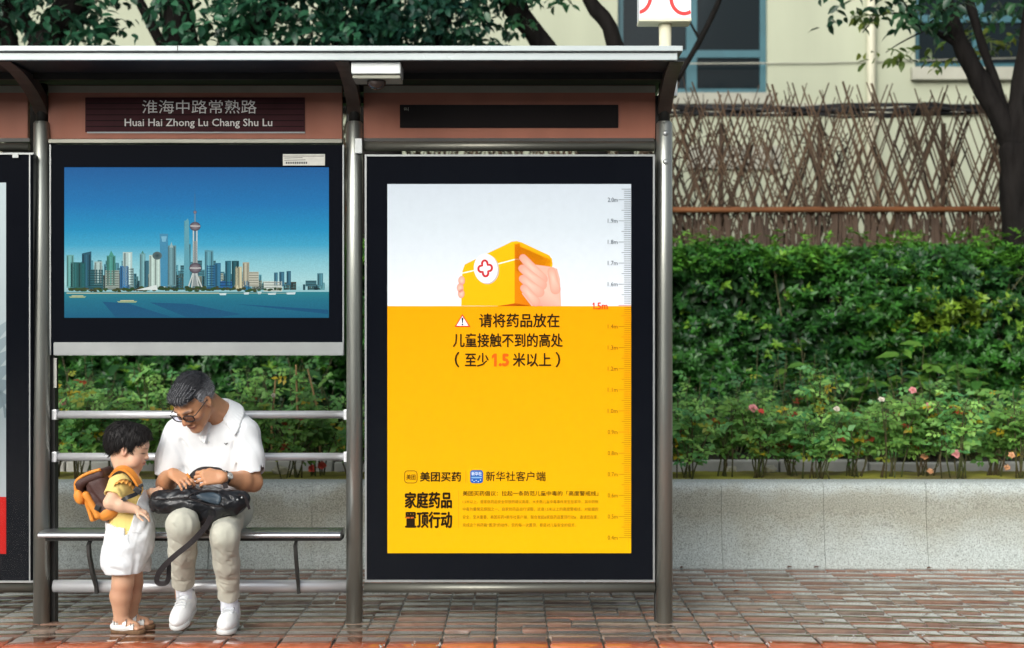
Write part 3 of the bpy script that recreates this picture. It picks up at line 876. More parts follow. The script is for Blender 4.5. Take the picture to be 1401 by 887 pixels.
P.ell(664.6, 367.6, 16.4, 20.4, c_(255, 255, 255), c_(240, 240, 242), rot=-.12); P.d -= .0001
cr = []
def cxp(u, v): a = -.1; return (663.8+(u*math.cos(a)-v*math.sin(a))*.86, 367.4+(u*math.sin(a)+v*math.cos(a)))
arms_ = [((0, -1), 0), ((1, 0), 1), ((0, 1), 2), ((-1, 0), 3)]
for (dx, dy), k in arms_:
    for t in range(9):
        an = math.atan2(dy, dx) - math.pi*.5 + math.pi*t/8
        cr.append(cxp(dx*6.6+4.3*math.cos(an), dy*6.6+4.3*math.sin(an)))
    cr.append(cxp(4.3*(dx-dy), 4.3*(dy+dx)))
P.stroke(cr, 3.0, c_(206, 44, 52), closed=True)
P.layer()
SK = c_(255, 206, 186); SK2 = c_(244, 166, 146)
for (x, y) in ((631.5, 384), (629.5, 394), (631, 402)): P.ell(x, y, 4.6, 6.2, SK, SK2)
def caps(x0, y0, x1, y1, r0, r1):
    d = Vector((x1-x0, y1-y0)).normalized(); n_ = Vector((-d.y, d.x)); ring = []
    for t in range(9): a = math.pi*t/8; v = Vector((x0, y0)) - d*math.sin(a)*r0 + n_*math.cos(a)*r0; ring.append(tuple(v))
    for t in range(9): a = math.pi*t/8; v = Vector((x1, y1)) + d*math.sin(a)*r1 - n_*math.cos(a)*r1; ring.append(tuple(v))
    P.fan(((x0*.6+x1*.4), (y0*.6+y1*.4)), ring, SK, SK2); P.d -= .00008
P.poly([(714, 402), (730, 362), (752, 365), (757, 366), (762, 368), (766, 382), (767.5, 418.8), (727, 418.8)], c_(250, 186, 166)); P.d -= .0001
P.tri([(735, 385), (762, 368), (767.5, 418.5), (730, 418.5)], [c_(255, 205, 186), c_(246, 176, 158), c_(248, 190, 172), c_(250, 160, 142)]); P.d -= .0001
caps(754.5, 371, 760, 396, 5.5, 7); caps(715.5, 353, 742, 382, 5.2, 7.4); caps(714.5, 367.5, 741, 390, 5.3, 7.4); caps(715, 381.5, 738, 400, 5.2, 7); caps(717, 394.5, 733, 413, 5.4, 6.4)
P.layer()
P.rect(530, 418.6, 863.5, 420, c_(250, 170, 12)) if False else None
# warning triangle
P.poly([(632.6, 430), (643.4, 447.3), (622, 447.3)], c_(226, 70, 40)); P.d -= .0001
P.poly([(632.6, 432.6), (641, 446), (624.4, 446)], c_(250, 250, 250)); P.d -= .0001
P.poly([(631.5, 434.8), (634, 434.8), (633.3, 442.2), (632.2, 442.2)], c_(20, 30, 70)); P.ell(632.8, 444.1, 1.1, 1.1, c_(20, 30, 70))
BK = c_(44, 30, 12)
P.text("请将药品放在", (655.5, 429, 765.5, 448.2), BK, .018)
P.text("儿童接触不到的高处", (619.5, 456, 770, 475.3), BK, .018)
P.text("（", (622, 481.5, 628.5, 503), BK, .02); P.text("至少", (636, 482.8, 668.5, 502), BK, .018); P.text("米以上", (701.5, 482.8, 754, 502), BK, .018); P.text("）", (760, 481.5, 766.5, 503), BK, .02)
def one(x0, y0, x1, y1, w, c):
    h = y1-y0; P.rect(x1-w, y0, x1, y1, c); P.tri([(x1-w, y0), (x1-w, y0+h*.26), (x0, y0+h*.40), (x0, y0+h*.17)], [c]*4)
one(673, 484, 679.5, 501.5, 3.6, c_(243, 104, 20)); P.text(".5", (682, 484, 696.5, 501.5), c_(243, 104, 20), .06)
# height ruler
for i in range(0, 166):
    v = 2.05 - i*.01
    y = 273.4 + (2.0-v)*289.0
    if y < 255 or y > 755: continue
    k = round(v*100)
    L_ = 17 if k % 10 == 0 else (13 if k % 5 == 0 else 9.5)
    cc = c_(120, 128, 136) if y < 419 else c_(176, 128, 14)
    if k == 150: cc = c_(230, 100, 30)
    P.rect(863.3-L_, y-.32, 863.3, y+.32, cc)
    if k % 10 == 0 and k != 150:
        P.text("%.1fm" % v, (831.5, y-3, 845, y+3), c_(96, 104, 112) if y < 419 else c_(140, 100, 12), .0)
one(810.8, 414.2, 813.4, 423.4, 1.5, c_(232, 62, 26)); P.text(".5m", (814.6, 414, 831.5, 423.6), c_(232, 62, 26), .03)
# sponsors
DKY = c_(60, 42, 10)
def rrect(x0, y0, x1, y1, r, n=5):
    pts = []
    for (cx, cy, a0) in ((x1-r, y0+r, -90), (x1-r, y1-r, 0), (x0+r, y1-r, 90), (x0+r, y0+r, 180)):
        for k in range(n): a = R(a0+90*k/(n-1)); pts.append((cx+r*math.cos(a), cy+r*math.sin(a)))
    return pts
P.stroke(rrect(553.6, 644.4, 570.6, 661, 4), .8, DKY, closed=True)
P.text("美团", (556, 649.2, 568.4, 656.6), DKY, .01)
P.text("美团买药", (574.5, 645.5, 631, 659.3), c_(40, 28, 8), .025)
P.rect(637, 644, 637.6, 661, c_(206, 150, 20))
P.poly(rrect(643.3, 643.4, 660.8, 661.2, 3.6), c_(30, 98, 186)); P.d -= .0001
P.text("新华社", (645, 645.5, 659.2, 651), c_(235, 244, 255), .02); P.rect(645, 652.6, 659.4, 654.6, c_(140, 186, 226))
for (x, y) in ((646, 657), (648.6, 659), (651.5, 657.6), (654.4, 659), (657.4, 657)): P.ell(x, y, .8, .8, c_(220, 236, 250), n=8)
P.text("新华社客户端", (664.5, 645, 746.5, 658.6), c_(44, 30, 8), .008)
P.text("家庭药品", (553.5, 672.8, 618.5, 696), c_(40, 26, 6), .032)
P.text("置顶行动", (553.8, 699.6, 618.8, 723), c_(40, 26, 6), .032)
P.d -= .0001; P.rect(554.5, 706.5, 566, 709.3, c_(244, 120, 30)); P.d += .0001
P.rect(627, 671.5, 627.5, 722.5, c_(214, 160, 24))
P.text("美团买药倡议：拉起一条防范儿童中毒的「高度警戒线」", (633, 671.8, 818.5, 678.6), c_(74, 52, 10), .008)
sm = c_(150, 106, 12)
P.text("1.5米以上，是家庭药品安全存放的建议高度。大多数儿童中毒事件发生在家中，其中药物", (633, 684.2, 818.5, 689.2), sm)
P.text("中毒为最常见原因之一。自家到药品自行误服，这道1.5米以上的高度警戒线，对能握的", (633, 694.2, 818.5, 699.4), sm)
P.text("安全，至关重要。美团买药×新华社客户端，联合发起#家庭药品置顶行动#，邀请您在家，", (633, 705, 818.5, 710.4), sm)
P.text("完成这个将药箱“置顶”的动作。您的每一次置顶，都是对儿童安全的投资。", (633, 716, 788, 721.2), sm)
po = P.build('medicine_poster', M['print'], lb)
tag(po, 'white and yellow medicine safety poster with a height ruler and a carton held by two hands')
b = MB(); b.poly([ql(502, 793, -.0085), ql(893, 793, -.0085), ql(893, 215, -.0085), ql(502, 215, -.0085)]); b.build('glass_pane', M['pane'], lb)
b = MB(); zc = Z0(805); b.tube([(X0(498), .01, zc), (X0(896), .01, zc)], .0225, 20); b.build('crossbeam', M['beam'], shelter)
for i in range(44):
    pass
# ------------------------------------------------------------------ poster box at the left edge
qe = tilted(-0.045, 1.2, 0.054)
b = MB(); qbox(qe, -385, 210, 45, 797, 0, .13, b, .004); le = b.build('poster_box', M['box_black'], shelter)
b = MB()
for (x0, y0, x1, y1) in ((-386, 209, 46, 211.6), (-386, 794.8, 46, 797.5), (-386, 211.6, -383.4, 794.8), (39.6, 211.6, 41.4, 794.8)):
    qbox(qe, x0, y0, x1, y1, -.010, .02, b, .0008)
b.build('frame', M['alu'], le)
b = MB(); qbox(qe, 17, 210.5, 25, 216, -.014, -.0105, b, .0006); b.build('latch', M['alu'], le)
P = Print(qe, -.0008)
P.vgrad(-350, 250, 8.3, 680, [(0, c_(196, 210, 214)), (.5, c_(176, 188, 192)), (.75, c_(150, 162, 166)), (1, c_(178, 186, 190))])
P.rect(-350, 680, 8.3, 758, c_(196, 34, 30))
P.layer()
for i in range(7): P.poly([(-40+i*7, 470+i*12), (8.3, 440+i*20), (8.3, 452+i*20), (-30+i*6, 500+i*12)], c_(150-6*i, 166-6*i, 172-6*i))
po2 = P.build('poster', M['print'], le); tag(po2, 'grey and red poster cut off by the left edge')
b = MB(); b.poly([qe(-383, 794, -.0085), qe(39, 794, -.0085), qe(39, 213, -.0085), qe(-383, 213, -.0085)]); b.build('glass_pane', M['pane'], le)
b = MB(); zc = Z0(805); b.tube([(X0(-390), .01, zc), (X0(46), .01, zc)], .0225, 20); b.build('crossbeam', M['beam'], shelter)

# ------------------------------------------------------------------ rails and bench of the first bay
for (yc, r) in ((568, .0185), (626, .0185)):
    b = MB(); b.tube([(X0(70), .045, Z0(yc)), (X0(474), .045, Z0(yc))], r, 24)
    for px in (72, 473): b.box((X0(px)-.012, .02, Z0(yc+7)), (X0(px)+.012, .07, Z0(yc-7)), bev=.003)
    b.build('back_rail', M['rail'], shelter)
# bench seat: a rounded metal beam
zc = Z0(728.5)
b = MB()
ring = [(-.10, -.013), (-.107, -.009), (-.110, -.001), (-.107, .008), (-.098, .014), (-.08, .017), (.05, .018), (.10, .014), (.115, .004), (.108, -.008), (.09, -.013)]
b.sweep([[(x, y-.02, zc+z) for (y, z) in ring] for x in (X0(62)+.006, X0(473)-.012)], smooth=True)
seat = b.build('bench_seat', M['seat'], shelter)
seat.data.set_sharp_from_angle(angle=R(40))
b = MB(); b.box((X0(64)+.02, -.085, zc-.030), (X0(472)-.01, .06, zc-.0135)); b.build('seat_underframe', M['dark_metal'], seat)
zf = Z0(803)
b = MB(); b.tube([(X0(72), .02, zf), (X0(474), .02, zf)], .030, 28); b.build('foot_rail', M['rail'], shelter)
b = MB(); b.box((X0(72), .035, 0.135), (X0(474), .07, 0.175), bev=.003); b.build('rail_channel', M['dark_metal'], shelter)
for px, lean in ((128, .018), (408, .004)):
    b = MB(); x = X0(px)
    pts = [(x, -.06, zc-.03), (x-.004, -.078, zc-.05), (x-.002, -.075, zc-.10), (x+lean*.45, -.055, zf+.07), (x+lean, -.022, zf+.0), (x+lean, -.018, zf-.03)]
    secs = [[(p[0]-.007, p[1]-.006, p[2]), (p[0]+.007, p[1]-.006, p[2]), (p[0]+.007, p[1]+.03, p[2]), (p[0]-.007, p[1]+.03, p[2])] for p in pts]
    b.sweep(secs, smooth=False); b.build('seat_bracket', M['dark_metal'], shelter)
# sticker strip on the inside of the upright
b = MB(); b.box((X0(71), .026, Z0(531)), (X0(75), .0296, Z0(490))); b.build('paper_strip', M['sticker'], shelter)
# beads of rain hanging from the lower rails
M['water'] = bpy.data.materials.new('water_drop'); M['water'].use_nodes = True
wb = M['water'].node_tree.nodes['Principled BSDF']; wb.inputs['Base Color'].default_value = (.9, .95, .95, 1); wb.inputs['Roughness'].default_value = .03
wb.inputs['Transmission Weight'].default_value = .85; wb.inputs['IOR'].default_value = 1.33
rd = random.Random(3)
dm = None
for (a, c, zz, yy, n) in ((80, 468, zf-.0305, .02, 24), (502, 892, Z0(805)-.023, .01, 22)):
    for k in range(n):
        x = X0(a+(c-a)*(k+rd.random()*.8)/n)
        if dm is None:
            b = MB(); b.ball((0, 0, 0), .0065, 8, 6, (1, 1, .8)); d_ = b.build('water_drop', M['water'])
            dm = d_.data
        else:
            d_ = bpy.data.objects.new('water_drop', dm); col.objects.link(d_)
        d_.location = (x, yy, zz+.001); s_ = rd.uniform(.55, 1.15); d_.scale = (s_, s_, s_)
        tag(d_, 'bead of rain water hanging under the %s' % ('steel foot rail of the bench bay' if a < 100 else 'lower steel beam below the yellow poster'), 'water drop', 'rain beads under the %s' % ('foot rail' if a < 100 else 'poster beam'))

# ------------------------------------------------------------------ camera housing under the roof, bus sign on top
cc_ = tag(empty('security_camera', at(514, 93, -.50)), 'white camera housing with a smoked dome fixed under the roof edge', 'camera')
def qr(px, py, Y): return at(px, py, Y)
p0, p1 = at(480.5, 101, -.53), at(548, 85.5, -.53)
b = MB(); b.box((p0.x, -.53, p0.z), (p1.x, -.36, 2.552), bev=.006); b.build('housing', M['white_plastic'], cc_)
b = MB(); b.box((p0.x+.004, -.515, p0.z-.018), (p1.x-.002, -.365, p0.z-.0005), bev=.004); b.build('base_tray', M['sill'], cc_)
b = MB(); b.ball((at(515, 0, -.45).x, -.45, p0.z-.020), .043, 20, 12, (1, 1, .85)); b.build('dome', M['dome'], cc_)

SY = 0.05
sg = tag(empty('bus_stop_sign', (at(910, 62, SY).x, SY, 2.612)), 'white box sign with a red curved emblem on a short cream pole above the roof', 'sign')
px_, zt = at(910, 0, SY).x, at(0, 31, SY).z
b = MB(); b.tube([(px_, SY, 2.6125), (px_, SY, 2.63), (px_, SY, 2.631), (px_, SY, zt+.004)], [.034, .034, .0275, .031], 20); b.build('pole', M['cream_pole'], sg)
xa, xb = at(874.5, 0, SY-.06).x, at(946, 0, SY-.06).x
b = MB(); b.box((xa, SY-.06, zt), (xb, SY+.06, zt+.36), bev=.006); bx_ = b.build('sign_box', M['sign_white'], sg)
b = MB(); b.box((xa-.001, SY-.0615, zt-.008), (xb+.001, SY+.0615, zt+.010), bev=.005); b.build('bottom_rim', M['cream_pole'], sg)
def ring_arc(cx, cz, rx, rz, a0, a1, w, y, mb, clip):
    n = 26; pts = []
    for k in range(n+1):
        a = R(a0+(a1-a0)*k/n); c0, s0 = math.cos(a), math.sin(a)
        o_ = (cx+(rx+w/2)*c0, cz+(rz+w/2)*s0); i_ = (cx+(rx-w/2)*c0, cz+(rz-w/2)*s0)
        f = lambda p: (min(max(p[0], clip[0]), clip[1]), y, p[1])
        pts.append((f(o_), f(i_)))
    for (o1, i1), (o2, i2) in zip(pts[:-1], pts[1:]):
        mb.poly([o1, o2, i2, i1])
b = MB(); yy = SY-.0622
s_ = (SY-.06+7)/FPX
cxl, cxr = at(868, 0, yy).x, at(938, 0, yy).x
zc_ = at(0, 17, yy).z + .075
ring_arc(at(872, 0, yy).x, zc_, .062, .075, -100, 80, .0165, yy, b, (xa+.002, xb-.002))
b.build('emblem', M['sign_red'], sg); b = MB()
ring_arc(at(936, 0, yy).x, zc_-.006, .062, .075, 100, 300, .0165, yy, b, (xa+.002, xb-.002))
b.build('emblem', M['sign_red'], sg)
# ------------------------------------------------------------------ vegetation
def leaf_mat(name, trans=.25, rough=.38):
    return mat(name, attr='col', rough=rough, trans=trans, spec=.45)
M['hedge_leaf'] = leaf_mat('hedge_leaf'); M['rose_leaf'] = leaf_mat('rose_leaf', .38, .42); M['tree_leaf'] = leaf_mat('tree_leaf', .28, .35); M['broad_leaf'] = leaf_mat('broad_leaf', .3, .4)
M['stem'] = mat('brown_green_stem', (0.075, 0.055, 0.025), .7, c2=(0.06, 0.08, 0.02), vscale=12)
M['bark'] = mat('wet_dark_bark', (0.009, 0.0078, 0.0072), 0.85, var=.6, vscale=14, spec=.12, bump=.9, bscale=40, stretch=(1, 1, .25), rvar=.15)
M['petal'] = mat('rose_petal', attr='col', rough=.6, trans=.25)
LEAF6 = (np.array([(0, 0, 0), (.48, 0, -.03), (1, 0, -.10), (.42, .5, .07), (.42, -.5, .07)]), np.array([(0, 1, 3), (3, 1, 2), (0, 4, 1), (4, 2, 1)]))
LEAF8 = (np.array([(0, 0, 0), (.35, 0, .0), (.7, 0, -.03), (1, 0, -.12), (.25, .40, .07), (.62, .42, .05), (.25, -.40, .07), (.62, -.42, .05)]),
         np.array([(0, 1, 4), (4, 1, 2), (4, 2, 5), (5, 2, 3), (0, 6, 1), (6, 2, 1), (6, 7, 2), (7, 3, 2)]))
def unit(v): return v/np.maximum(np.linalg.norm(v, axis=-1, keepdims=True), 1e-9)
def leaves(P, U, Nn, L, W, C, tmpl=LEAF6):
    """n leaves: base points P, axis U, face normal Nn, length L, width W, colour C -> V, F, cols"""
    T, Fq = tmpl
    U = unit(U); S = unit(np.cross(Nn, U)); Nn = np.cross(U, S)
    n = len(P); L = np.broadcast_to(np.asarray(L, float), (n,)); W = np.broadcast_to(np.asarray(W, float), (n,))
    V = P[:, None, :] + T[None, :, 0:1]*U[:, None]*L[:, None, None] + T[None, :, 1:2]*S[:, None]*W[:, None, None] + T[None, :, 2:3]*Nn[:, None]*L[:, None, None]
    F = (Fq[None] + (np.arange(n)*len(T))[:, None, None]).reshape(-1, 3)
    return V.reshape(-1, 3), F, np.repeat(C, len(T), axis=0)
def join(parts):
    V, F, C, k = [], [], [], 0
    for v, f, c in parts:
        V.append(v); F.append(f+k); C.append(c); k += len(v)
    return np.concatenate(V), np.concatenate(F), np.concatenate(C)
def rnd_dir(n):
    return unit(rng.normal(0, 1, (n, 3)))
def rosettes(ctr, axis, m, L, W, C, open_=.9, jit=.25, tmpl=LEAF6):
    n = len(ctr); ax = unit(axis)
    t1 = unit(np.cross(ax, rnd_dir(n))); t2 = np.cross(ax, t1)
    P, U, NN, CC, LL = [], [], [], [], []
    for k in range(m):
        a = 2*np.pi*(k+rng.uniform(-.3, .3, n))/m
        rad = t1*np.cos(a)[:, None] + t2*np.sin(a)[:, None]
        u = unit(rad*open_ + ax*(1.15-open_)*rng.uniform(.2, 1.4, (n, 1)) + rng.normal(0, jit, (n, 3)))
        P.append(ctr + ax*rng.uniform(-.02, .01, (n, 1))); U.append(u); NN.append(unit(ax + rad*-.3 + rng.normal(0, .2, (n, 3))))
        CC.append(C*rng.uniform(.75, 1.25, (n, 1))); LL.append(L*rng.uniform(.7, 1.2, n))
    LL = np.concatenate(LL)
    return leaves(np.concatenate(P), np.concatenate(U), np.concatenate(NN), LL, LL*(W/L), np.concatenate(CC), tmpl)
def wob(x, z, s):
    return (np.sin(x*1.7*s+z*2.3+1)+np.sin(x*3.9*s-z*3.1+2)*.6+np.sin(x*7.7*s+z*6.1)*.35)/1.95
def lerp(a, b, t): return np.asarray(a)[None]*(1-t[:, None]) + np.asarray(b)[None]*t[:, None]

# clipped hedge
def make_hedge():
    n = 15000
    x = rng.uniform(-5.4, 5.4, n); z = rng.uniform(.62, 2.08, n)
    hid = (x > -1.35) & (x < 1.15); keep = ~hid | (rng.random(n) < .35); x, z = x[keep], z[keep]; n = len(x)
    dep = rng.random(n)**1.6*.34
    cl = np.clip(.5+.9*(np.sin(x*11+3*np.sin(z*7))*np.sin(z*13+2*np.sin(x*9+1))), 0, 1); dep = dep + .30*(1-cl)     # pockets between the clumps
    y = 4.15 + .26*wob(x*.8, z*1.3, 1) + .36*((z-.6)/1.5)**2 + dep
    ax = np.stack([rng.normal(0, .35, n), np.full(n, -.75), np.full(n, .75)], -1) + rng.normal(0, .25, (n, 3))
    hi = np.clip(.45 + .4*wob(x*1.3+5, z*2.2, 1.2) + rng.normal(0, .2, n), 0, 1)
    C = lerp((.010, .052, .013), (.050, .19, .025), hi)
    warm = rng.random(n) < .05; C[warm] = np.array((.15, .30, .03))
    pk = np.exp(-(((x-at(1310, 0, 4.3).x)/.28)**2 + ((z-at(0, 428, 4.3).z)/.14)**2)) > rng.random(n); C[pk] = np.array((.20, .34, .03))
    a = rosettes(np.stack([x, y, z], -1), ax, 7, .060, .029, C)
    # top
    m = 7800
    x = rng.uniform(-5.4, 5.4, m); y = rng.uniform(4.42, 5.75, m)
    z = 2.09 + .085*wob(x, y*2, 1.5) - rng.random(m)**1.5*.16 - .10*np.clip((4.7-y)/.3, 0, 1)
    ax = np.stack([rng.normal(0, .3, m), rng.normal(-.25, .3, m), np.ones(m)], -1)
    C = lerp((.026, .12, .016), (.11, .30, .03), np.clip(.5+.5*wob(x+2, y, 2)+rng.normal(0, .2, m), 0, 1))
    b_ = rosettes(np.stack([x, y, z], -1), ax, 7, .060, .028, C)
    # sprigs standing above the clipped line
    m = 260; x = rng.uniform(-5.4, 5.4, m); y = rng.uniform(4.4, 5.2, m); z = 2.12 + .05*wob(x, y*2, 1.5) + rng.random(m)*.10
    c2 = rosettes(np.stack([x, y, z], -1), np.stack([rng.normal(0, .3, m), rng.normal(0, .3, m), np.ones(m)], -1), 6, .065, .024, np.tile((.12, .30, .03), (m, 1)))
    # inner leaves, coloured dark so the gaps read as shade
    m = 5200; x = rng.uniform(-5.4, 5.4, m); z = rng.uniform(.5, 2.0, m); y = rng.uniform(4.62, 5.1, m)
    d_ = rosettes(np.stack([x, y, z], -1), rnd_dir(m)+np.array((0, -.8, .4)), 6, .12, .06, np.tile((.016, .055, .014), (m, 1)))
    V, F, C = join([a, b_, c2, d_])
    h = tag(empty('hedge', (0, 4.9, .47)), 'dense dark green clipped hedge in front of the bamboo fence', 'hedge')
    link_mesh('foliage', raw_mesh('foliage', V, F, C), M['hedge_leaf'], h)
    b = MB(); x = -5.3
    while x < 5.3:
        yb = 4.95+random.uniform(-.2, .3)
        for k in range(3):
            b.tube([(x, yb, .45), (x+random.gauss(0, .1), yb-.1, 1.0), (x+random.gauss(0, .22), yb-.25+random.gauss(0, .1), 1.9)], [.016, .011, .004], 5)
        x += random.uniform(.2, .35)
    b.build('stems', M['stem'], h)
make_hedge()

# rose bushes
PINK, WHITE, CORAL, PEACH = (.80, .34, .34), (.82, .74, .62), (.80, .12, .09), (.78, .42, .22)
def blossom(c, r, colr):
    parts = []
    for ring, (n, tilt, sc) in enumerate(((5, .15, 1.0), (5, .45, .85), (4, .8, .62), (3, 1.1, .4))):
        a = 2*np.pi*(np.arange(n)+.37*ring)/n + rng.uniform(-.2, .2, n)
        rad = np.stack([np.cos(a), np.sin(a), np.zeros(n)], -1)
        u = unit(rad*math.cos(tilt) + np.array((0, 0, math.sin(tilt))))
        P = np.tile(np.array(c), (n, 1)) + rad*r*.08*ring*0
        nn = unit(np.array((0, 0, 1.0)) - rad*math.sin(tilt))
        cc = np.clip(np.tile(np.array(colr), (n, 1))*rng.uniform(.8, 1.12, (n, 1))*(1-.06*ring), 0, .9)
        parts.append(leaves(P, u, nn, r*sc*rng.uniform(.9, 1.1, n), r*sc*1.15, cc, LEAF8))
    V, F, C = join(parts)
    M_ = np.array(Matrix.Rotation(R(random.uniform(35, 70)), 3, 'X') @ Matrix.Rotation(random.uniform(0, 6), 3, 'Z'))
    V = (V-np.array(c)) @ M_.T + np.array(c)
    return V, F, C
def rose_bush(x, y, z0, h, spread, nst, nleaf, lab, cat='rose bush', group=None, tone=0.0, flowers=(), lsize=.040, low=.30):
    o = tag(empty('rose_bush', (x, y, z0)), lab, cat, group)
    st = MB(); tips = []
    for k in range(nst):
        a = random.uniform(0, 2*math.pi); d = spread*random.uniform(.25, 1)
        hh = h*random.uniform(.65, 1.0)
        p0 = Vector((x+random.gauss(0, .03), y+random.gauss(0, .03), z0-.02))
        p1 = p0 + Vector((math.cos(a)*d*.35, math.sin(a)*d*.3, hh*.5)); p2 = p0 + Vector((math.cos(a)*d, math.sin(a)*d*.7, hh))
        st.tube([p0, p0.lerp(p1, .5)+Vector((random.gauss(0, .01), 0, 0)), p1, p1.lerp(p2, .55)+Vector((random.gauss(0, .02), 0, .02)), p2], [.0055, .005, .0045, .0035, .002], 5)
        tips.append((p0, p1, p2))
    P, U, NN, C, LL = [], [], [], [], []
    for i in range(nleaf):
        p0, p1, p2 = random.choice(tips)
        t = low + (1-low)*random.random()**.75
        p = p0.lerp(p1, t*2) if t < .5 else p1.lerp(p2, t*2-1)
        a = random.uniform(0, 2*math.pi)
        d = Vector((math.cos(a), math.sin(a), random.uniform(-.15, .55))).normalized()
        rl = random.uniform(.05, .10)
        up = Vector((random.gauss(0, .35), random.gauss(-.65, .35), .85)).normalized()
        s_ = d.cross(up).normalized()
        g = random.random()
        cb = Vector((.095, .32, .105)).lerp(Vector((.36, .64, .15)), random.random()**1.05)
        if tone < 0: cb = cb*.7
        if tone > 0: cb = cb.lerp(Vector((.13, .28, .04)), tone)
        if g < .035: cb = Vector((.55, .42, .03))
        elif g < .055: cb = Vector((.28, .055, .02))
        elif g < .09: cb = Vector((.28, .33, .04))
        cb = cb*random.uniform(.75, 1.2)
        ls = lsize*random.uniform(.75, 1.2)
        for (f, sg_) in ((.45, 1), (.45, -1), (.8, 1), (.8, -1), (1, 0)):
            P.append(p + d*rl*f); U.append((d*(.35 if sg_ else 1) + s_*sg_ + Vector((0, 0, random.gauss(-.1, .2))))); NN.append(up + Vector((random.gauss(0, .25), random.gauss(0, .25), 0))); C.append(cb); LL.append(ls*(1.1 if sg_ == 0 else .9))
        st.tube([p, p + d*rl*.98], .0011, 3, cap=False)
    st.build('stems', M['stem'], o)
    LL = np.array(LL)
    V, F, Cc = leaves(np.array(P), np.array(U), np.array(NN), LL, LL*.66, np.array(C), LEAF6)
    link_mesh('foliage', raw_mesh('foliage', V, F, Cc), M['rose_leaf'], o)
    for (fx, fy, fz, r, colr, lb) in flowers:
        V, F, Cc = blossom((fx, fy, fz), r, colr)
        fo = link_mesh('blossom', raw_mesh('blossom', V, F, Cc), M['petal'], o); fo['label'] = lb
        s2 = MB(); tp = min(tips, key=lambda t: (t[2]-Vector((fx, fy, fz))).length)
        s2.tube([tp[1], Vector((fx, fy, fz-.08))*.7+tp[2]*.3, (fx, fy, fz-.004)], [.004, .003, .0025], 5); s2.build('flower_stalk', M['stem'], o)
    return o
FL = [(1206, 547, WHITE, 5.5, 'creamy white rose'), (1249, 534, PINK, 6, 'pale pink rose'), (1273, 557, PINK, 9, 'full pink rose'), (1145, 560, WHITE, 5, 'small cream rose'),
      (1308, 621, PINK, 7.5, 'low pink rose'), (1030, 559, PINK, 8, 'faded pink rose'), (1042, 563, CORAL, 5.5, 'coral red rose'), (86, 551, PINK, 6.5, 'pale pink rose'),
      (440, 637, CORAL, 7, 'coral red rose'), (427, 641, CORAL, 6.5, 'coral rose'), (1265, 625, PEACH, 6, 'peach rose'), (1384, 623, PEACH, 5, 'small peach rose'), (374, 541, WHITE, 3.5, 'tiny white rose'), (1273, 645, PEACH, 5, 'withered peach rose'), (1378, 640, PEACH, 5, 'withered orange rose')]
def flowers_for(px0, px1, Y):
    out = []
    for (px, py, c, r, lb) in FL:
        if px0 <= px < px1:
            p = at(px, py, Y-.05); out.append((p.x, p.y, p.z, r/217, c, lb))
    return out
XS = [i for i in range(22, 1430, 46)]
for i, px in enumerate(XS):
    Y = 2.25 + (.16 if i % 2 else 0) + random.uniform(-.05, .05)
    fl = flowers_for(px-23, px+23, Y)
    p = at(px+random.uniform(-6, 6), 0, Y)
    where = 'right of the shelter' if px > 890 else ('behind the bench' if px < 500 else 'behind the yellow poster box')
    hgt = random.uniform(.44, .60)
    lab = ('thin leafy rose bush in the front row of the flowerbed %s' % where) if not fl else ('rose bush with %s in the flowerbed %s' % (sorted({f[5] for f in fl})[0], where))
    rose_bush(p.x, Y, .485, hgt, .20, random.randint(8, 12), random.randint(100, 130) if not 500 < px < 890 else 70, lab, group='rose bushes in the front row', flowers=fl, low=.33, tone=random.choice((0, .2, .4, .6)), lsize=.048)
for i, px in enumerate(range(10, 1440, 66)):
    if 520 < px < 870: continue
    Y = 3.25 + random.uniform(-.12, .25)
    p = at(px, 0, Y)
    where = 'right of the shelter' if px > 890 else 'behind the bench'
    rose_bush(p.x, Y, .47, random.uniform(.52, .78), .30, 8, random.randint(70, 95), 'taller loose rose bush in the back row of the garden %s' % where, group='rose bushes in the back row', tone=random.choice((-1, 0, 0, .3)), lsize=.046, low=.15)

# soft weedy shrubs and broad leaved plants between roses and hedge
def weed(x, y, z0, h, w, n, c0, c1, L, W, name, lab, cat, group, droop=0.0):
    o = tag(empty(name, (x, y, z0)), lab, cat, group)
    st = MB(); P, U, NN, C = [], [], [], []
    ns = max(5, int(n/22))
    for k in range(ns):
        a = random.uniform(0, 6.28); d = w*random.random()**.6; hh = h*random.uniform(.6, 1.05)
        b0 = Vector((x+random.gauss(0, w*.3), y+random.gauss(0, .08), z0-.02)); b1 = b0 + Vector((math.cos(a)*d, math.sin(a)*d*.6, hh))
        st.tube([b0, b0.lerp(b1, .5)+Vector((0, 0, .04)), b1], [.005, .004, .002], 5)
        for j in range(int(n/ns)):
            t = random.uniform(.15, 1)
            p = b0.lerp(b1, t); an = random.uniform(0, 6.28)
            P.append(p); U.append((math.cos(an), math.sin(an), random.uniform(-.2, .7)-droop)); NN.append((random.gauss(0, .3), random.gauss(-.3, .3), 1))
            C.append(np.array(c0)+(np.array(c1)-np.array(c0))*random.random()*min(1, .3+t))
    st.build('stems', M['stem'], o)
    n_ = len(P); LL = L*rng.uniform(.6, 1.2, n_)
    V, F, Cc = leaves(np.array(P), np.array(U), np.array(NN), LL, LL*(W/L), np.array(C), LEAF8)
    link_mesh('foliage', raw_mesh('foliage', V, F, Cc), M['broad_leaf'], o)
